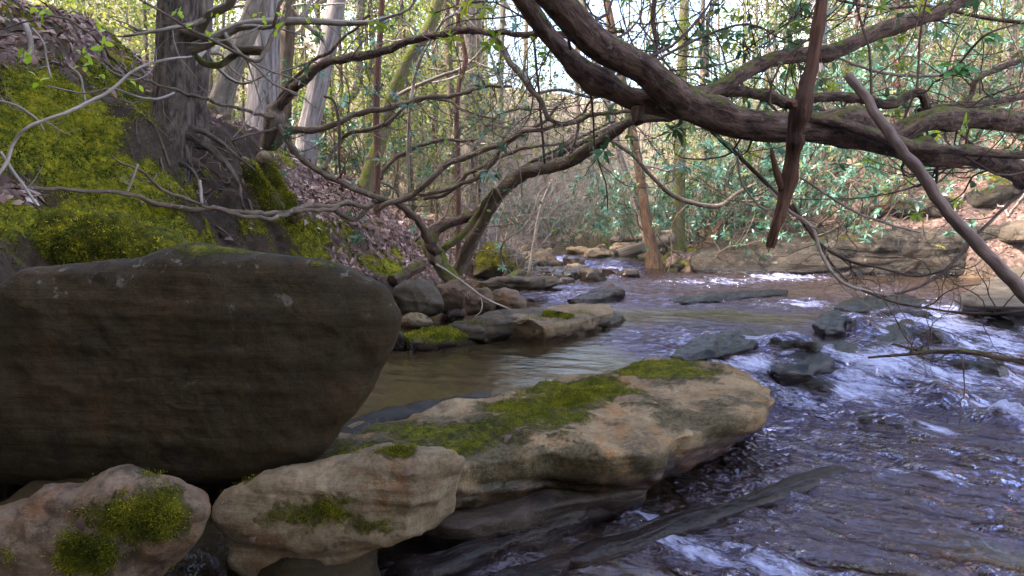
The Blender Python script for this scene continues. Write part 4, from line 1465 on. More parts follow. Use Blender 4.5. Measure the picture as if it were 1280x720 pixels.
T = trunk_px('bank_tree', 'big dark tree trunk with scaly bark rooted on top of the mossy left bank', [(210, 192, 54), (213, 172, 50), (217, 130, 46), (219, 80, 45), (221, 30, 45), (224, -20, 45)], 5.75, 'bark_big', sides=40, top=4, seed=3, limbs=5, lump=.10, flare=1.05)
bank_tree = T[0]
rt = Geo()
for k, (pts, w) in enumerate([([(200, 165), (188, 190), (186, 215), (170, 240)], 20), ([(232, 168), (252, 178), (275, 196), (296, 226), (304, 262)], 16), ([(240, 160), (262, 168), (290, 190), (318, 214)], 12), ([(205, 180), (215, 200), (238, 212), (250, 235)], 13),
                              ([(225, 175), (236, 195), (240, 225), (228, 250)], 9), ([(195, 172), (170, 186), (150, 200)], 12)]):
    q = [P(a, b, 5.72 - .05 * j) for j, (a, b) in enumerate(pts)]
    tube(rt, q, np.linspace(w * .75, w * .2, len(q)) * 5.7 / FOC / 2, sides=10, sub=6, lump=.15, wob=.02, seed=k)
rt.obj('roots', M['bark_big'], bank_tree)
trunk_px('bank_tree', 'darker trunk pressed against the back of the big bank tree', [(242, 130, 30), (247, 80, 28), (250, 30, 27), (252, -20, 27)], 6.5, 'bark_big', sides=28, top=4, seed=8)
SPEC = [
    ('leaning smooth trunk slanting up right just behind the bank tree', [(279, 118, 26), (288, 90, 26), (302, 55, 26), (318, 15, 25), (328, -20, 24)], 9.5, 'bark_grey'),
    ('broad pale lilac trunk right of the leaning smooth trunk', [(330, 150, 42), (330, 110, 37), (331, 60, 35), (331, 10, 34), (331, -20, 34)], 11.5, 'bark_pale'),
    ('brown trunk standing against the right side of the pale lilac trunk', [(352, 150, 20), (356, 100, 17), (359, 50, 17), (362, -20, 16)], 12.5, 'bark_brown'),
    ('pale lilac trunk leaning right above the litter slope', [(382, 185, 28), (390, 140, 25), (402, 90, 24), (414, 40, 23), (424, -20, 22)], 12.5, 'bark_pale'),
    ('slim grey trunk seen between the two bank trees and the leaning trunk', [(262, 120, 9), (259, 60, 9), (256, -20, 9)], 14, 'bark_grey'),
    ('mossy trunk leaning right with a yellow green foot on the litter slope', [(457, 238, 24), (463, 215, 20), (474, 180, 17), (488, 130, 17), (508, 80, 16), (538, 30, 15), (552, -20, 14)], 10.5, 'bark_mossy'),
    ('thin dark red stem beside the foot of the mossy leaning trunk', [(471, 250, 8), (472, 200, 8), (470, 150, 8), (472, 90, 8), (476, 30, 7), (478, -20, 7)], 9.6, 'bark_red'),
    ('stout grey brown trunk above the gnarled stems at the bank foot', [(597, 268, 34), (592, 220, 30), (590, 160, 28), (588, 90, 27), (588, 20, 26), (588, -20, 26)], 14.5, 'bark_grey'),
    ('thin dark crooked stem in front of the stout grey brown trunk', [(573, 300, 6), (573, 240, 6), (572, 180, 6), (571, 140, 6), (574, 105, 6), (582, 76, 6), (578, 50, 5), (572, 20, 5), (572, -20, 5)], 8.9, 'bark_red'),
    ('tall grey trunk behind the arching branch in the left woods', [(360, 165, 10), (440, 120, 10), (448, 60, 10), (452, -20, 10)], 17, 'bark_grey'),
    ('pale grey trunk in the woods left of the hanging dead branch', [(1024, 215, 24), (1024, 140, 23), (1022, 60, 22), (1022, -20, 22)], 19, 'bark_pale'),
    ('dark slender trunk behind the big limb at the upper right', [(1122, 240, 10), (1121, 160, 9), (1120, 80, 9), (1120, -20, 9)], 17, 'bark_red'),
    ('trunk painted sunlit orange standing at the water beside the fallen logs', [(819, 338, 24), (815, 310, 15), (809, 280, 13), (803, 240, 12), (798, 205, 11), (788, 150, 10), (778, 100, 10)], 14.6, 'bark_orange_sunlit'),
    ('dark mossy footed trunk right of the sunlit orange trunk', [(848, 325, 22), (848, 290, 16), (849, 240, 15), (850, 190, 14), (852, 120, 13)], 15.6, 'bark_mossy'),
    ('thin grey trunk leaning behind the sunlit orange trunk', [(806, 290, 10), (790, 240, 10), (776, 200, 9), (764, 150, 9)], 17, 'bark_grey'),
]
for k, (lab, pts, dep, bm) in enumerate(SPEC):
    trunk_px('tree', lab, pts, dep, bm, seed=20 + k, limbs=0 if dep < 10 else 5, top=4 if dep > 9 else 2, sides=18, leafm='tree_leaf' if k in (9, 11, 13) else None)

# ------------------------------------------------------------------ the gnarled limbs
def limb(geo, pts, sides=10, sub=5, lump=.10, wob=.0, seed=0):
    """pts: (px, py, depth, width px)"""
    q = [P(a, b, d) for a, b, d, _ in pts]
    r = [w * d / FOC / 2 for _, _, d, w in pts]
    return tube(geo, q, r, sides=sides, sub=sub, lump=lump, wob=wob, seed=seed, knots=len(pts) if sides >= 14 else 0)


def twigs_along(geo, tp, tr, n, rng, L=.5, level=1, tips=None, r=.004, kids=3, kink=.3, up=.05, lo=.2, dirs=None):
    tips = [] if tips is None else tips
    for k in range(n):
        i = int(len(tp) * rng.uniform(lo, .99))
        t = nrm(tp[min(i + 1, len(tp) - 1)] - tp[max(i - 1, 0)])
        d = nrm(t * .5 + rand_dirs(1, rng)[0] + (0 if dirs is None else np.asarray(dirs)))
        grow(geo, tp[i], d, L * rng.uniform(.5, 1.4), min(r * rng.uniform(.7, 1.4), tr[i] * .7), level, rng, tips, kink=kink, up=up, nseg=5, kids=kids, sides=4)
    return tips


BIG = thing('leaning_tree', 'massive leaning tree whose gnarled limbs cross the upper right of the stream', 'tree', P(1400, 300, 7.5))
main = Geo()
mp = limb(main, [(640, -60, 3.9, 36), (690, -8, 4.0, 38), (745, 52, 4.15, 37), (800, 84, 4.25, 36), (848, 124, 4.35, 37), (905, 149, 4.4, 38), (960, 158, 4.45, 36), (1015, 160, 4.55, 34), (1060, 168, 4.65, 30), (1112, 180, 4.8, 27), (1166, 196, 5.0, 25),
                 (1211, 194, 5.2, 25), (1247, 204, 5.5, 25), (1285, 221, 5.8, 26), (1360, 262, 6.8, 32), (1500, 320, 8.6, 44)], sides=48, sub=22, lump=.17, seed=5)
main.obj('trunk', M['bark_limb'], BIG)
for k, pts in enumerate([
        [(1010, 158, 4.6, 26), (1060, 150, 4.7, 28), (1100, 166, 4.85, 30), (1118, 170, 4.9, 27), (1149, 154, 5.0, 26), (1184, 147, 5.15, 25), (1235, 149, 5.35, 25), (1285, 155, 5.6, 25), (1400, 170, 6.2, 22)],
        [(1005, 147, 4.45, 9), (1040, 152, 4.45, 12), (1078, 164, 4.5, 12), (1131, 181, 4.65, 12), (1175, 186, 4.8, 11), (1230, 191, 5.0, 11), (1290, 194, 5.2, 10), (1380, 190, 5.6, 7)],
        [(600, -60, 4.2, 20), (650, -5, 4.3, 21), (690, 50, 4.4, 22), (735, 92, 4.45, 24), (785, 121, 4.5, 26), (830, 134, 4.45, 24), (870, 142, 4.4, 18)],
        [(862, 128, 4.35, 16), (884, 116, 4.5, 17), (909, 104, 4.6, 17), (935, 88, 4.75, 18), (967, 74, 4.9, 18), (1011, 68, 5.1, 18), (1047, 63, 5.2, 19), (1100, 38, 5.4, 19), (1167, 17, 5.6, 17), (1207, -2, 5.8, 16), (1300, -50, 6.2, 12)],
        [(845, 118, 4.4, 10), (900, 112, 4.6, 12), (958, 120, 4.75, 13), (989, 130, 4.85, 13), (1020, 122, 4.95, 12), (1069, 122, 5.0, 11), (1113, 131, 5.05, 11), (1138, 118, 5.1, 10), (1152, 118, 5.1, 10), (1160, 140, 5.15, 11)],
        [(1148, 138, 5.2, 6), (1175, 134, 5.25, 8), (1202, 133, 5.3, 9), (1238, 128, 5.4, 8), (1285, 119, 5.6, 7), (1360, 100, 6.0, 4)],
        [(1196, 134, 5.3, 6), (1214, 118, 5.3, 6), (1221, 100, 5.3, 6), (1250, 85, 5.4, 7), (1290, 70, 5.5, 6), (1350, 40, 5.8, 4)],
        [(797, 135, 4.4, 14), (798, 148, 4.38, 12), (799, 153, 4.37, 10)]]):
    g = Geo()
    q = limb(g, pts, sides=24, sub=14, lump=.16, seed=60 + k)
    if k in (3, 4, 5, 6):
        tw = twigs_along(g, *q, 7 if k == 3 else 5, rg, L=.55, r=.006)
    g.obj('limb', M['bark_limb'], BIG)
lf, tw = Geo(), Geo()
tips = []
for (px, py, d, n) in [(700, 20, 4.6, 5), (770, 40, 4.8, 5), (840, 60, 4.8, 6), (1000, 30, 5.3, 7), (1080, 20, 5.5, 7), (1180, 10, 5.7, 5), (1240, 120, 5.5, 5), (940, 60, 5.0, 6)]:
    for k in range(n):
        grow(tw, P(px + rg.normal() * 12, py + rg.normal() * 8, d), rand_dirs(1, rg)[0] + np.array([0, .6, .3]), rg.uniform(.5, 1.1), .006, 2, rg, tips, kink=.3, kids=3)
tw.obj('twigs', M['twig_dark'], BIG)
spray(lf, tips, rg, n=2, reach=.07, L=.055, w=.03, keep=.35)
lf.obj('foliage', M['tree_leaf'], BIG)

# its own leafy boughs reach back over the water
bw, lf, lf2, tips, tips2 = Geo(), Geo(), Geo(), [], []
rq = np.random.default_rng(64)
for k in range(64):
    i = int(len(mp[0]) * rq.uniform(.06, .86))
    b = mp[0][i]
    px = proj(b)[0]
    dn = px > 850 and k % 3
    one, tt = Geo(), []
    grow(one, b, np.array([rq.normal() * .5, 1.0, -.12 if dn else rq.uniform(.05, .6)]), rq.uniform(1.4, 3.0), .011, 2, rq, tt, kink=.26, up=.07, kids=4, nseg=7)
    a_, b_ = proj(np.concatenate(one.V))
    if ((b_ > 300) & (a_ < 870)).any() or (b_ > 345).any():
        continue
    bw.add(np.concatenate(one.V), np.concatenate(one.Q), np.concatenate(one.T), np.concatenate(one.B), np.concatenate(one.R))
    (tips if dn or k % 2 else tips2).extend(tt)
bw.obj('boughs', M['twig_dark'], BIG)


def clear_of_pool(q):
    a, b = proj(q[0])
    return b < (205 if a < 850 else 285)


tips, tips2 = [q for q in tips if clear_of_pool(q)], [q for q in tips2 if clear_of_pool(q)]
whorls(lf, tips, rq, n=7, L=.115, w=.036, keep=.42, droop=.35)
whorls(lf2, tips2, rq, n=6, L=.09, w=.032, keep=.5, droop=.3)
lf.obj('foliage', M['rhodo_leaf'], BIG)
lf2.obj('foliage', M['spring_leaf'], BIG)

# hanging dead branch and the propped pole
t = thing('dead_branch', 'reddish split dead branch hanging straight down over the limb', 'branch', P(995, 145, 4.1))
g = Geo()
limb(g, [(1034, -60, 4.25, 12), (1027, 0, 4.2, 13), (1018, 60, 4.12, 15), (1008, 110, 4.06, 15), (998, 138, 4.05, 21), (993, 165, 4.07, 17), (990, 200, 4.09, 15), (982, 240, 4.1, 16), (974, 270, 4.1, 13), (966, 296, 4.1, 12), (962, 309, 4.1, 10)], sides=36, sub=20, lump=.30, seed=71)
g.obj('stem', M['bark_dead'], t)
for k, (dx, top, bot, w) in enumerate([(-3, 255, 311, 6), (3, 262, 306, 6), (0, 250, 315, 5)]):
    g = Geo()
    xx = lambda py: 972 - (py - 275) * .30
    limb(g, [(xx(top) + dx * .6, top, 4.07, w * .4), (xx((top + bot) / 2) + dx, (top + bot) / 2, 4.045 - .005 * k, w), (xx(bot) + dx * 1.1, bot, 4.08, 1)], sides=8, sub=9, lump=.35, wob=.01, seed=260 + k)
    g.obj('splinter', M['bark_dead'], t)
g = Geo()
limb(g, [(978, 238, 4.1, 9), (971, 215, 4.08, 8), (966, 196, 4.05, 6), (964, 187, 4.04, 3)], sides=12, sub=6, lump=.2, seed=72)
g.obj('stub', M['bark_dead'], t)
g = Geo()
limb(g, [(990, 130, 4.0, 14), (986, 132, 3.97, 10)], sides=12, sub=3, lump=.1, seed=74)
g.obj('stub', M['bark_dead'], t)
t = thing('dead_pole', 'straight grey dead pole leaning across the limbs down to the brown slab', 'pole', W(1330, 430, .1))
g = Geo()
limb(g, [(1061, 93, 4.5, 11), (1080, 119, 4.45, 11), (1100, 150, 4.4, 12), (1140, 205, 4.35, 13), (1190, 270, 4.3, 14), (1240, 325, 4.25, 15), (1285, 370, 4.2, 16), (1360, 445, 4.1, 16), (1400, 495, 4.1, 16)], sides=20, sub=10, lump=.16, wob=.012, seed=73)
g.obj('stem', M['bark_pole'], t)

# gnarled rhododendron on the crest of the bank
K = thing('gnarled_shrub', 'gnarled leafless shrub on the bank crest sending long arching branches to the right', 'shrub', P(344, 170, 7.4))
knot = Geo()
limb(knot, [(336, 185, 7.4, 14), (340, 160, 7.3, 20), (344, 140, 7.3, 22), (350, 128, 7.25, 12)], sides=18, sub=8, lump=.4, seed=80)
knot.obj('stump', M['bark_rhodo'], K)
ARCH = [
    [(344, 142, 7.3, 12), (360, 119, 7.2, 12), (378, 101, 7.1, 11), (400, 82, 7.0, 10), (430, 73, 6.9, 10), (470, 67, 6.8, 10), (505, 53, 6.7, 9), (545, 44, 6.6, 9), (590, 38, 6.5, 8), (620, 41, 6.4, 7), (700, 43, 6.2, 6), (780, 40, 6.0, 4)],
    [(608, 40, 6.45, 6), (622, 52, 6.4, 7), (640, 80, 6.3, 7), (660, 106, 6.2, 7), (675, 126, 6.15, 7), (686, 148, 6.1, 6), (700, 156, 6.1, 4)],
    [(345, 148, 7.3, 6), (352, 163, 7.2, 7), (370, 190, 7.1, 7), (396, 212, 7.05, 7), (430, 230, 7.0, 7), (462, 243, 7.0, 7), (490, 252, 7.1, 6), (520, 248, 7.2, 4)],
    [(340, 140, 7.3, 4), (357, 111, 7.2, 4), (372, 93, 7.15, 4), (400, 71, 7.1, 4), (415, 64, 7.05, 4), (434, 44, 7.0, 3), (462, 20, 6.9, 3)],
    [(346, 158, 7.3, 7), (362, 162, 7.2, 8), (400, 161, 7.1, 8), (426, 150, 7.1, 7), (452, 141, 7.1, 7), (484, 135, 7.1, 7), (510, 128, 7.1, 6), (530, 122, 7.1, 6), (562, 120, 7.1, 5), (582, 116, 7.1, 5), (602, 108, 7.1, 4), (640, 108, 7.1, 3)],
    [(404, 212, 7.1, 4), (424, 178, 7.3, 5), (438, 167, 7.3, 5), (470, 160, 7.3, 5), (486, 151, 7.3, 5), (500, 138, 7.3, 4), (520, 126, 7.3, 4), (556, 124, 7.3, 4), (580, 138, 7.2, 3), (620, 148, 7.2, 2)],
    [(340, 138, 7.3, 5), (333, 120, 7.3, 3), (328, 112, 7.3, 2)],
    [(342, 146, 7.2, 4), (322, 142, 7.0, 4), (298, 135, 6.6, 4), (266, 127, 6.2, 4), (235, 117, 5.6, 4), (205, 108, 5.2, 3), (165, 92, 4.8, 3), (130, 62, 4.5, 3), (105, 34, 4.4, 3), (72, 21, 4.3, 3), (30, 28, 4.2, 2), (-20, 40, 4.2, 2)],
    [(344, 160, 7.2, 4), (330, 164, 7.1, 3), (300, 173, 6.9, 3), (280, 176, 6.9, 2)]]
gb, tips = Geo(), []
for k, pts in enumerate(ARCH):
    g = Geo()
    q = limb(g, pts, sides=14, sub=10, lump=.18, wob=.022, seed=90 + k)
    g.obj('branch', M['bark_rhodo' if k not in (0, 3) else 'bark_limb'], K)
    if k in (0, 1, 2, 4, 5):
        twigs_along(gb, *q, 9, rg, L=.8, r=.006, kids=4, tips=tips, level=2)
gb.obj('twigs', M['twig_dark'], K)
lf = Geo()
whorls(lf, tips, rg, n=6, L=.085, w=.028, keep=.10)
lf.obj('foliage', M['rhodo_leaf'], K)

# the tangle that springs from the foot of the bank
G2 = thing('gnarled_shrub', 'tangled many stemmed shrub springing from the rocks at the foot of the bank', 'shrub', P(572, 350, 8.4))
ST = [
    [(570, 352, 8.4, 15), (574, 335, 8.3, 14), (584, 315, 8.2, 14), (598, 288, 8.0, 14), (612, 262, 7.8, 14), (622, 246, 7.7, 15), (638, 227, 7.5, 16), (660, 214, 7.2, 15), (690, 209, 6.9, 15), (716, 200, 6.6, 15), (738, 186, 6.3, 15), (760, 171, 6.0, 13), (780, 156, 5.7, 11), (800, 149, 5.4, 10), (840, 146, 5.0, 9), (880, 140, 4.7, 6)],
    [(576, 340, 8.4, 9), (600, 290, 8.2, 8), (625, 240, 7.9, 8), (643, 224, 7.7, 8), (681, 202, 7.4, 8), (720, 182, 7.2, 7), (752, 165, 7.0, 6), (790, 148, 6.8, 5)],
    [(562, 350, 8.2, 12), (548, 330, 8.0, 13), (538, 305, 7.9, 11), (528, 284, 7.7, 9), (512, 266, 7.4, 8), (490, 252, 7.2, 7), (466, 252, 7.0, 6)],
    [(548, 318, 7.9, 13), (538, 306, 7.9, 16), (540, 292, 8.0, 16), (556, 281, 8.1, 13), (576, 275, 8.2, 11), (596, 268, 8.2, 10), (612, 258, 8.1, 8)],
    [(578, 362, 8.0, 15), (566, 350, 8.0, 18), (550, 330, 8.05, 17), (538, 314, 8.1, 15), (530, 300, 8.2, 9)],
    [(555, 312, 7.8, 8), (570, 301, 7.8, 8), (584, 286, 7.8, 8), (596, 270, 7.8, 8), (604, 256, 7.7, 6), (618, 236, 7.6, 5)],
    [(470, 262, 7.0, 6), (487, 255, 7.0, 7), (517, 244, 7.0, 7), (540, 224, 6.9, 7), (560, 205, 6.9, 7), (592, 192, 6.8, 7), (630, 178, 6.7, 7), (656, 165, 6.6, 6), (688, 159, 6.5, 6), (720, 153, 6.4, 6), (742, 143, 6.3, 5), (784, 140, 6.1, 4), (830, 146, 6.0, 3)],
    [(517, 244, 7.1, 4), (548, 240, 7.1, 5), (579, 229, 7.0, 5), (606, 216, 7.0, 5), (627, 187, 6.9, 5), (656, 164, 6.8, 5), (684, 150, 6.7, 4), (706, 120, 6.6, 3)],
    [(476, 225, 7.6, 4), (490, 201, 7.6, 5), (511, 188, 7.6, 5), (534, 179, 7.6, 5), (560, 175, 7.6, 4), (590, 176, 7.6, 3), (620, 160, 7.5, 2)],
    [(530, 248, 7.6, 6), (556, 243, 7.6, 6), (580, 222, 7.6, 6), (608, 205, 7.5, 5), (640, 190, 7.4, 5), (676, 182, 7.3, 4), (720, 178, 7.2, 3)],
    [(600, 240, 7.8, 4), (590, 200, 7.8, 4), (602, 170, 7.7, 4), (616, 150, 7.7, 4), (640, 138, 7.6, 3), (680, 136, 7.5, 3)],
    [(466, 256, 6.9, 6), (450, 258, 6.7, 6), (432, 253, 6.6, 6), (415, 260, 6.5, 7), (386, 258, 6.3, 7), (357, 266, 6.0, 7), (327, 267, 5.7, 7), (295, 264, 5.5, 6), (262, 261, 5.2, 6), (228, 260, 5.0, 6), (199, 255, 4.8, 6), (150, 241, 4.5, 5), (75, 237, 4.3, 5), (0, 234, 4.1, 5), (-60, 230, 4.0, 4)],
    [(420, 261, 6.5, 5), (400, 262, 6.3, 5), (368, 265, 6.0, 5), (345, 271, 5.7, 5), (322, 272, 5.5, 5), (298, 268, 5.3, 5), (272, 262, 5.2, 4), (243, 254, 5.0, 4), (199, 232, 4.8, 4), (170, 211, 4.6, 3), (140, 196, 4.6, 2)],
    [(464, 258, 6.9, 5), (448, 273, 6.8, 6), (430, 271, 6.7, 5), (418, 263, 6.6, 4)],
    [(640, 226, 7.5, 5), (655, 208, 7.4, 4), (690, 190, 7.2, 4), (730, 170, 7.0, 4), (770, 150, 6.8, 3)],
    [(708, 202, 6.7, 4), (720, 178, 6.7, 4), (722, 160, 6.7, 3), (736, 130, 6.6, 3), (760, 110, 6.5, 2)]]
gb, tips = Geo(), []
for k, pts in enumerate(ST):
    g = Geo()
    q = limb(g, pts, sides=16, sub=8, lump=.16, wob=.022 if k > 4 else .012, seed=120 + k)
    g.obj('stem', M['bark_mossy' if k in (4, 5) else ('bark_limb' if k == 3 else 'bark_rhodo')], G2)
    if k in (0, 1, 6, 7, 8, 9, 10, 14, 15):
        twigs_along(gb, *q, 9, rg, L=.75, r=.006, kids=4, tips=tips, level=2, lo=.35)
gb.obj('twigs', M['twig'], G2)
lf = Geo()
spray(lf, tips, rg, n=2, reach=.06, L=.045, w=.026, keep=.12)
lf.obj('foliage', M['spring_leaf'], G2)

# background tangle between bank and stream: more stems of the same thicket, further off
def thicket(label, base, spread, n, depth, seed, mat, dirs, rr=.02, H=2.2, leaf=None, keep=.2, L=.09):
    rng = np.random.default_rng(seed)
    b0 = P(base[0], base[1], depth)
    t = thing('gnarled_shrub', label, 'shrub', (b0[0], b0[1], gz(b0[0], b0[1])))
    g, tips = Geo(), []
    for k in range(n):
        b = b0 + rng.normal(size=3) * spread
        b[2] = gz(b[0], b[1]) - .05
        grow(g, b, np.asarray(dirs, float) + rng.normal(size=3) * .45, H * rng.uniform(.7, 1.3), rr * rng.uniform(.6, 1.2), 3, rng, tips, kink=.34, up=.07, nseg=8, kids=4, sides=6, shrink=.5)
    g.obj('stems', M[mat], t)
    if leaf:
        lf = Geo()
        whorls(lf, tips, rng, n=6, L=L, w=L * .3, keep=keep)
        lf.obj('foliage', M[leaf], t)
    return t


thicket('bare tangled shrub behind the arching stems, left of the stream bend', (560, 290), .35, 5, 10.5, 5, 'bark_rhodo', (.6, .1, .8), H=2.6)
thicket('bare tangled shrub on the litter slope behind the mossy leaning trunk', (500, 250), .4, 5, 11.5, 6, 'bark_rhodo', (.4, .2, .9), H=2.8, leaf='rhodo_leaf', keep=.12)
thicket('bare tangled shrub beside the green mossy boulder at the bend', (610, 320), .3, 4, 11.6, 7, 'bark_rhodo', (.6, .2, .8), H=2.4, leaf='rhodo_leaf', keep=.10)
thicket('loose rhododendron with drooping teal leaves over the sunlit orange trunk', (860, 320), .35, 6, 14.9, 8, 'bark_rhodo', (-.1, -.3, .9), H=3.2, leaf='rhodo_leaf', keep=.5, L=.12)
thicket('loose rhododendron with teal leaves hanging over the middle of the ledge', (980, 300), .4, 7, 14.9, 9, 'bark_rhodo', (-.1, -.3, .9), H=3.0, leaf='rhodo_leaf', keep=.6, L=.12)
thicket('loose rhododendron with teal leaves over the right half of the ledge', (1070, 285), .4, 6, 14.8, 10, 'bark_rhodo', (0, -.3, .8), H=2.6, leaf='rhodo_leaf', keep=.6, L=.12)

# ------------------------------------------------------------------ thin bare saplings and vines
def stemlet(name, label, pts, mat, cat='twig', group=None, tw=0, L=.4, seed=0, leaf=None, wob=.006, sub=7, r=.0035, keep=.5, leafL=.035, kids=2, lv=1):
    t = thing(name, label, cat, P(*pts[0][:3]), group)
    g = Geo()
    q = limb(g, pts, sides=8, sub=sub, lump=.06, wob=wob, seed=seed)
    rng = np.random.default_rng(seed + 400)
    tips = []
    if tw:
        twigs_along(g, *q, tw, rng, L=L, r=r, tips=tips, kids=kids, level=lv)
    g.obj('stem', M[mat], t)
    if leaf:
        lf = Geo()
        whorls(lf, [x for x in tips], rng, n=4, L=leafL, w=leafL * .5, keep=keep, droop=.1)
        if lf.n:
            lf.obj('foliage', M[leaf], t)
    return t


stemlet('bare_sapling', 'pale thin sapling rising in front of the mossy leaning trunk', [(512, 268, 7.6, 3), (510, 190, 7.5, 4), (512, 140, 7.4, 4), (517, 105, 7.4, 4), (525, 75, 7.3, 4), (540, 48, 7.3, 3), (556, 25, 7.2, 3), (573, 14, 7.2, 3), (592, -10, 7.2, 2)], 'twig_pale', 'sapling', tw=5, seed=1)
stemlet('bare_twig', 'pale thin twig drooping right from the top of the pale sapling', [(571, 14, 7.2, 3), (590, 30, 7.1, 3), (600, 48, 7.1, 3), (614, 70, 7.0, 3), (620, 92, 7.0, 3), (630, 112, 7.0, 2), (650, 135, 6.9, 2)], 'twig_pale', tw=5, seed=2)
stemlet('vine', 'thin straight vine hanging between the pale sapling and the big limb', [(664, -10, 6.3, 2), (668, 60, 6.3, 3), (674, 120, 6.3, 3), (681, 205, 6.3, 3)], 'twig_dark', 'vine', tw=3, seed=3)
stemlet('bare_twig', 'long pale twig sweeping up across the mossy bank at the left edge', [(-20, 240, 3.4, 4), (8, 205, 3.45, 4), (17, 180, 3.5, 4), (32, 162, 3.5, 4), (57, 150, 3.55, 4), (82, 142, 3.6, 4), (107, 130, 3.7, 4), (140, 112, 3.8, 4), (165, 91, 3.9, 3), (185, 80, 4.0, 3), (212, 74, 4.1, 3), (240, 70, 4.3, 2)], 'twig_pale', tw=7, L=.3, seed=4)
stemlet('bare_twig', 'thin dark twig slanting down across the trunk of the bank tree', [(160, -10, 4.6, 3), (180, 2, 4.7, 3), (210, 19, 4.8, 3), (240, 38, 4.9, 4), (275, 55, 5.0, 4), (300, 68, 5.1, 4), (324, 76, 5.2, 5), (340, 46, 5.4, 6), (352, 30, 5.5, 7), (357, 15, 5.6, 7), (367, -10, 5.7, 7)], 'bark_rhodo', 'branch', tw=6, L=.35, seed=5)
stemlet('bare_branch', 'short branch growing right from the bank tree in front of the pale trunks', [(226, 38, 5.6, 8), (255, 47, 5.6, 8), (280, 54, 5.6, 8), (300, 60, 5.6, 7), (330, 61, 5.6, 6)], 'bark_rhodo', 'branch', seed=6)
stemlet('bare_branch', 'mossy curved branch sagging right of the bank tree', [(243, 68, 5.8, 7), (255, 79, 5.8, 8), (275, 81, 5.8, 8), (290, 71, 5.8, 8), (305, 66, 5.7, 7), (328, 66, 5.6, 6)], 'bark_mossy', 'branch', seed=7)
stemlet('bare_twig', 'thin looping twig under the bank tree joining the long crossing branch', [(60, 108, 4.4, 2), (105, 116, 4.4, 2), (140, 111, 4.4, 2), (178, 122, 4.5, 3), (200, 123, 4.6, 3), (217, 116, 4.8, 3)], 'twig_pale', tw=3, L=.25, seed=8)
stemlet('bare_twig', 'thin twig lying over the moss below the long pale twig', [(-10, 125, 3.6, 3), (20, 132, 3.65, 3), (45, 148, 3.7, 3), (56, 165, 3.75, 2)], 'twig', tw=3, L=.2, seed=9)
for k, (pts, lab) in enumerate([
        ([(30, 28, 4.6, 7), (36, 42, 4.55, 7), (39, 62, 4.5, 6), (30, 80, 4.45, 7)], 'stout pale dead stick hanging down the mossy bank at the top left'),
        ([(40, 35, 4.5, 3), (55, 55, 4.5, 3), (58, 78, 4.5, 3), (64, 98, 4.45, 2)], 'thin pale stick beside the stout one on the mossy bank'),
        ([(86, 83, 4.5, 3), (100, 95, 4.5, 3), (104, 115, 4.5, 3), (107, 130, 4.45, 2)], 'short forked pale stick on the moss under the long twig'),
        ([(250, 226, 5.1, 4), (251, 240, 5.05, 4), (252, 255, 5.0, 4)], 'short upright pale stick stuck in the dark soil'),
        ([(0, 190, 3.9, 4), (18, 215, 3.9, 4), (45, 255, 3.8, 3)], 'pale stick slanting over the leaf heap at the left edge'),
        ([(172, 205, 4.6, 3), (166, 222, 4.6, 3), (158, 240, 4.6, 3)], 'tiny forked stick standing on the moss under the dark branch')]):
    stemlet('dead_stick', lab, pts, 'twig_pale', 'stick', tw=2, L=.15, seed=20 + k)
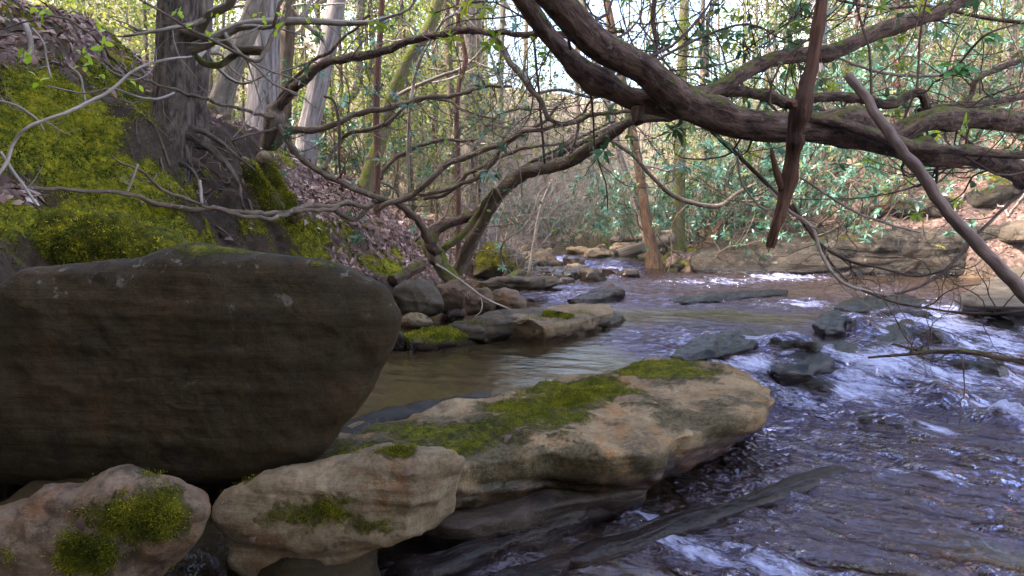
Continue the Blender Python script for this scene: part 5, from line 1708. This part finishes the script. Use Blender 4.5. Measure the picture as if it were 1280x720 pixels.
for k, (pts, lab, m, tw) in enumerate([
        ([(763, 175, 9.5, 5), (792, 195, 9.6, 5), (816, 222, 9.8, 5), (842, 245, 10, 6), (871, 255, 10.2, 6), (900, 257, 10.3, 6), (921, 242, 10.4, 5), (944, 230, 10.5, 4)], 'sagging dark branch in front of the sunlit orange trunk', 'bark_rhodo', 14),
        ([(880, 150, 5.2, 4), (889, 163, 5.2, 5), (915, 187, 5.3, 6), (932, 204, 5.4, 5), (956, 227, 5.5, 5), (973, 245, 5.6, 5), (1010, 283, 5.7, 4), (1040, 330, 5.8, 3), (1060, 352, 5.8, 2)], 'dark branch dropping from the big limb behind the hanging dead branch', 'twig_dark', 8),
        ([(921, 195, 5.3, 3), (927, 227, 5.3, 3), (941, 248, 5.3, 3), (956, 262, 5.3, 3), (973, 258, 5.3, 2)], 'pale thin twig hanging left of the dead branch', 'twig_pale', 2),
        ([(960, 235, 5.0, 3), (985, 262, 4.9, 4), (1015, 285, 4.85, 4), (1030, 325, 4.8, 4), (1050, 350, 4.75, 4), (1075, 362, 4.7, 4), (1110, 370, 4.7, 3)], 'pale bare twig bending down to the flat dark rock', 'twig_pale', 6),
        ([(990, 255, 5.0, 4), (1020, 300, 5.0, 4), (1060, 325, 4.95, 4), (1100, 335, 4.9, 3), (1150, 345, 4.9, 3), (1200, 330, 4.9, 2)], 'drooping bare branch of the twigs in front of the rock ledge', 'twig_dark', 12),
        ([(1000, 222, 5.2, 3), (1060, 260, 5.1, 3), (1110, 280, 5.1, 3), (1150, 290, 5.1, 2)], 'straight thin twig above the rock ledge', 'twig', 6),
        ([(1100, 372, 4.7, 3), (1150, 358, 4.8, 4), (1185, 335, 4.9, 4), (1215, 300, 5.0, 4), (1250, 265, 5.2, 4), (1290, 230, 5.4, 4)], 'dark twig curving from the water up behind the pole', 'twig_dark', 10),
        ([(1075, 362, 4.7, 3), (1120, 378, 4.6, 3), (1180, 388, 4.5, 3), (1240, 392, 4.4, 3), (1300, 386, 4.3, 3)], 'dark twig trailing right over the rapids', 'twig_dark', 8),
        ([(1085, 447, 4.15, 3), (1130, 443, 4.1, 4), (1170, 440, 4.05, 6), (1212, 440, 4.0, 7), (1250, 447, 3.95, 7), (1300, 456, 3.9, 8), (1400, 470, 3.85, 9)], 'dark mossy bough reaching in low over the rapids from the right edge', 'bark_limb', 9),
        ([(1116, 430, 4.2, 3), (1140, 436, 4.15, 4), (1165, 441, 4.1, 4)], 'short fork lying on the low mossy bough', 'bark_limb', 3),
        ([(1045, 0, 6.4, 3), (1100, 10, 6.3, 4), (1160, 8, 6.2, 4), (1230, 22, 6.1, 5), (1290, 30, 6.0, 5)], 'thin branch running along the top right edge', 'twig_dark', 8),
        ([(1046, 72, 5.6, 3), (1090, 88, 5.6, 4), (1140, 95, 5.6, 4), (1200, 92, 5.6, 3), (1280, 82, 5.6, 2)], 'straight thin branch between the two upper right limbs', 'twig', 8),
        ([(820, -10, 6.0, 6), (816, 20, 6.0, 6), (820, 50, 6.0, 6), (818, 72, 6.0, 7)], 'short black vine dropping onto the big limb at the top', 'twig_dark', 1),
        ([(884, 95, 6.4, 5), (884, 60, 6.5, 5), (886, 20, 6.5, 5), (900, -10, 6.6, 5)], 'thin upright stem above the limb crotch', 'twig', 8),
        ([(660, 120, 9.0, 4), (700, 112, 9.0, 4), (740, 122, 9.0, 4), (780, 118, 9.0, 3), (830, 150, 9.0, 3)], 'thin dark branch behind the tangle in the middle of the picture', 'twig_dark', 12),
        ([(660, 345, 9.5, 3), (668, 300, 9.5, 4), (676, 260, 9.5, 4), (690, 225, 9.4, 3)], 'slim grey stem leaning at the bend of the stream', 'twig', 6),
        ([(545, 330, 6.6, 3), (575, 350, 6.6, 3), (605, 372, 6.6, 3), (640, 388, 6.6, 2)], 'bright bleached twig lying on the two pinkish round stones', 'twig_pale', 2),
        ([(405, 120, 7.0, 3), (418, 128, 7.0, 3), (424, 160, 7.0, 4), (424, 200, 7.0, 3), (428, 240, 7.0, 3)], 'thin dark vine hanging in front of the litter slope', 'twig_dark', 2)]):
    stemlet('bare_branch', lab, pts, m, 'branch', tw=tw, L=.45, seed=40 + k, lv=2, kids=3, r=.004)

# bright young sprigs at the top left, dark broad leaves at the top right
t = thing('leafy_sprig', 'row of bright yellow green young leaves on twigs over the mossy bank', 'sprig', P(100, 60, 4.2))
lf = Geo()
for (px, py, n, s, d) in [(41, 8, 2, 1, 4.2), (57, 17, 4, 1.3, 4.2), (50, 19, 3, 1, 4.2), (128, 36, 3, 1.4, 4.3), (130, 56, 5, 1.3, 4.4), (108, 70, 5, 1, 4.4), (103, 82, 4, 1.1, 4.4), (126, 94, 3, 1, 4.4), (33, 62, 2, 1.5, 4.3), (37, 71, 3, 1.3, 4.3), (47, 102, 4, 1.2, 4.2), (173, 105, 2, 1, 4.4),
                          (174, 5, 2, 1.2, 4.6), (224, 15, 4, 1, 4.6), (226, 22, 3, 1, 4.6), (237, 33, 3, 1, 4.7), (272, 23, 5, 1.2, 5), (262, 48, 5, 1.1, 5), (325, 18, 3, 1, 5.2), (328, 28, 3, 1, 5.2), (348, 38, 4, 1.2, 5.2), (352, 20, 3, 1, 5.2), (388, 22, 4, 1.2, 5.4), (395, 12, 4, 1.2, 5.4), (402, 40, 3, 1, 5.4), (4, 30, 2, 1, 4.2)]:
    p = P(px, py, d)
    dd = nrm(rg.normal(size=(n, 3)) + np.array([.2, -.2, .3]))
    leaves(lf, np.repeat(p[None], n, 0) + rg.normal(size=(n, 3)) * .012, dd, nrm(rg.normal(size=(n, 3)) * .5 + np.array([0, -.7, .7])), .05 * s, .026 * s, rg.random(n))
lf.obj('foliage', M['sprig_leaf'], t)
t = thing('leafy_sprig', 'cluster of broad dark green leaves on a twig at the upper right', 'sprig', P(1200, 60, 4.6))
lf, g = Geo(), Geo()
limb(g, [(1175, 95, 4.9, 3), (1196, 82, 4.8, 3), (1215, 60, 4.7, 3), (1235, 42, 4.6, 3), (1270, 30, 4.6, 2)], sub=6, seed=3)
for (px, py, n) in [(1196, 82, 7), (1206, 86, 5), (1232, 44, 7), (1226, 48, 4), (1190, 90, 3)]:
    p = P(px, py, 4.7)
    a = rg.uniform(0, 6.283, n)
    dd = nrm(np.stack([np.cos(a), np.sin(a) * .5 - .1, np.sin(a) * .25 - .1], 1))
    leaves(lf, np.repeat(p[None], n, 0), dd, nrm(rg.normal(size=(n, 3)) * .35 + np.array([0, -.45, 1])), .125 * rg.uniform(.8, 1.2, n), .05, rg.random(n))
g.obj('stem', M['twig_dark'], t)
lf.obj('foliage', M['big_leaf'], t)

# ------------------------------------------------------------------ fallen wood
def log(label, a, b, r, mat, seed, name='fallen_log'):
    a, b = np.asarray(a, float), np.asarray(b, float)
    t = Geo()
    m = (a + b) / 2 + np.array([0, 0, .01])
    tube(t, [a, a * .6 + b * .4, m, b], [r, r * .97, r * .93, r * .8], sides=20, sub=10, lump=.12, seed=seed)
    o = t.obj(name, M[mat], None, origin=(m[0], m[1], m[2] - r))
    tag(o, label, 'log')


log('thick grey fallen log lying across the stream bend left of the orange trunk', hit(752, 333) + np.array([0, -.2, .16]), hit(838, 316) + np.array([0, -.4, .34]), .15, 'log', 1)
log('bleached pale log below the thick grey one by the orange trunk', hit(762, 339) + np.array([0, -.2, .10]), hit(815, 327) + np.array([0, -.5, .22]), .075, 'log_pale', 2)
log('upper dark fallen log behind the orange trunk', hit(765, 312) + np.array([0, 0, .25]), hit(850, 309) + np.array([0, 0, .35]), .10, 'log', 3)
log('short dark log slanting among the rocks at the bank foot', P(490, 352, 7.4), P(528, 332, 7.8), .07, 'bark_limb', 4)
log('dark log leaning between the bank rocks and the low stone', P(625, 362, 8.9), P(652, 341, 9.4), .09, 'bark_limb', 5)
log('broken orange stump leaning among the rhododendron stems', hit(882, 312) - np.array([0, 0, .05]), P(905, 276, 15.8), .13, 'bark_orange_sunlit', 6, 'broken_stump')
log('rotten brown log in the leaf litter above the rock ledge', hit(1075, 268), hit(1130, 262), .14, 'bark_dead', 7)
rng = np.random.default_rng(31)
for k in range(26):
    px, py = (rng.uniform(1060, 1290), rng.uniform(225, 280)) if k < 16 else (rng.uniform(900, 1000), rng.uniform(290, 305))
    h = hit(px, py)
    a = rng.uniform(0, 6.283)
    L = rng.uniform(.3, .9)
    q = [h + np.array([math.cos(a), math.sin(a), 0]) * L * f for f in (0, .35, .7, 1)]
    for v in q:
        v[2] = gz(v[0], v[1]) + .03 + rng.uniform(0, .08)
    g = Geo()
    tube(g, q, [.022, .02, .016, .008], sides=7, sub=4, lump=.15, wob=.03, seed=k)
    tag(g.obj('dead_stick', M['twig'], None, origin=h), 'grey dead stick lying on the leafy right bank', 'stick', 'sticks on the right bank')

# single dead leaves that have settled on the stones
slab_o = [o for o in COL.objects if o.parent is None and o.name in ('flat_slab', 'rounded_rock', 'boulder', 'mossy_rock')]
for k, (px, py, rk, L, lab) in enumerate([(787, 504, 'flat_slab', .055, 'small dark dead leaf on the bare top of the flat ochre slab'), (815, 507, 'flat_slab', .05, 'pale dead leaf near the right end of the flat ochre slab'), (640, 545, 'flat_slab', .06, 'brown dead leaf below the green moss of the flat slab'),
                                          (322, 668, 'rounded_rock', .045, 'grey curled leaf on the left end of the smooth tan rock'), (520, 590, 'rounded_rock', .05, 'brown dead leaf on the right shoulder of the smooth tan rock'), (105, 640, 'mossy_rock', .05, 'dark dead leaf on the low reddish rock')]):
    V, N, _ = ROCKS[rk]
    a, b = proj(V)
    d2 = (a - px) ** 2 + (b - py) ** 2 + 1e4 * (V[:, 1] > V[:, 1].mean() + 1.5) + 1e5 * ((N * nrm(np.array([0, 0, CAM_H]) - V)).sum(1) < .05)
    i = int(np.argmin(d2))
    g = Geo()
    n_ = N[i] + np.array([.1, -.1, .2])
    d_ = np.cross(n_, rg.normal(size=3))
    leaves(g, V[i:i + 1] + N[i] * .012, d_[None], n_[None], np.array([L]), np.array([L * .5]), np.array([[.05, .55, .2, .3, .2, .05][k]]), curl=.8)
    tag(g.obj('fallen_leaf', M['litter'], None, origin=V[i]), lab, 'leaf', 'fallen leaves on the foreground rocks', 'thing')

# roots and rootlets hanging in the eroded soil
t = thing('roots', 'mat of bare rootlets hanging out of the eroded soil under the bank tree', 'roots', P(300, 230, 5.6))
for k in range(64):
    g = Geo()
    px, py = rng.normal(275, 38), rng.normal(222, 26)
    h = hit(px, max(py, 150)) + np.array([0, -.02, .01])
    d = np.array([rng.normal() * .5, -.35, -.9])
    pts = [h]
    for j in range(5):
        d = nrm(d + rng.normal(size=3) * .35)
        v = pts[-1] + d * rng.uniform(.04, .10)
        v[2] = max(v[2], gz(v[0], v[1]) + .012)
        pts.append(v)
    tube(g, pts, np.linspace(rng.uniform(.004, .012), .002, 6), sides=5, sub=3, seed=k)
    g.obj('rootlet', M['bark_rhodo'], t)

# ------------------------------------------------------------------ leaf litter and moss shoots
V, N, moss, lit, bed = LAND
rng = np.random.default_rng(91)


def sample_land(n, xr, yr, mask_fn):
    x = rng.uniform(*xr, n)
    y = rng.uniform(*yr, n)
    v = np.stack([x, y, ground(x, y)], 1)
    m = mask_fn(v)
    k = rng.random(n) < m
    return v[k]


g = Geo()
cnt = 0
for (n, xr, yr) in [(52000, (-6, 0), (3.0, 8.5)), (60000, (-7, .6), (8.5, 14)), (30000, (4, 15), (11, 18)), (16000, (-9, 3), (14, 20))]:
    v = sample_land(n, xr, yr, lambda v: (lambda mm: np.clip(mm[1] * 1.1 - .5 * np.clip(mm[0], 0, 1) - .08, 0, 1) * (1 - mm[2]))(land_masks(v)))
    m = len(v)
    nn = nrm(gnormal(v[:, 0], v[:, 1]) + rng.normal(size=(m, 3)) * .45)
    d = nrm(np.cross(nn, rng.normal(size=(m, 3))))
    l = .035 + .085 * rng.random(m) ** 1.6
    right = v[:, 0] > 3
    tone = np.clip(.48 - .34 * right + .35 * fbm(v * 1.6, 3, 8) + rng.normal(size=m) * .24, 0, 1)
    thin = rng.random(m) < .22
    nn = nrm(nn)
    leaves(g, v + nn * rng.uniform(.004, .035, m)[:, None] - d * l[:, None] * .5, d, nn, np.where(thin, l * 2.2, l), np.where(thin, .007, l * rng.uniform(.35, .65, m)), tone, curl=.7)
    cnt += m
o = g.obj('leaf_litter', M['litter'])
tag(o, 'pinkish brown fallen leaves strewn over the banks', 'leaf litter', kind='stuff')
g = Geo()
v = sample_land(560000, (-5.2, -.6), (2.6, 8.5), lambda v: (lambda mm: np.clip((mm[0] - .25) * 1.6, 0, 1) * (1 - mm[2]))(land_masks(v)))
m = len(v)
nn = gnormal(v[:, 0], v[:, 1])
mm = land_masks(v)[0]
cush = np.clip(mm - .35, 0, 1)
v = v + nn * (cush * (.10 * np.abs(fbm(v * 4.5, 3, 91)) + .05 * np.abs(fbm(v * 13, 3, 93))))[:, None]
dd = nrm(nn + rng.normal(size=(m, 3)) * .6)
l = rng.uniform(.007, .019, m)
leaves(g, v, dd, rand_dirs(m, rng), l, l * .5, np.clip(.40 + .5 * fbm(v * 1.9, 4, 6) + .45 * fbm(v * 6.5, 3, 16) + rng.normal(size=m) * .15, 0, 1), curl=.6)
o = g.obj('moss', M['moss'])
tag(o, 'yellow green moss carpet on the left bank', 'moss', kind='stuff')
for o in COL.objects:
    if o.parent is None and o.get('category') and not o.get('kind'):
        o['kind'] = 'thing'
print('LITTER', cnt, 'MOSS', m)

# ------------------------------------------------------------------ the hazy air of the valley
g = Geo()
lo, hi = np.array([-170, -70, -2.5]), np.array([170, 210, 42.0])
c = np.array([[x, y, z] for z in (lo[2], hi[2]) for y in (lo[1], hi[1]) for x in (lo[0], hi[0])])
g.add(c, [[0, 2, 3, 1], [4, 5, 7, 6], [0, 1, 5, 4], [2, 6, 7, 3], [0, 4, 6, 2], [1, 3, 7, 5]])
hm = bpy.data.materials.new('haze')
hm.use_nodes = True
hm.node_tree.nodes.clear()
ho = hm.node_tree.nodes.new('ShaderNodeOutputMaterial')
hv = hm.node_tree.nodes.new('ShaderNodeVolumePrincipled')
hv.inputs['Color'].default_value = (.92, .90, .86, 1)
hv.inputs['Density'].default_value = .0008
hm.node_tree.links.new(hv.outputs[0], ho.inputs['Volume'])
o = g.obj('haze', hm)
tag(o, 'pale haze in the air of the wooded valley', 'haze', kind='stuff')
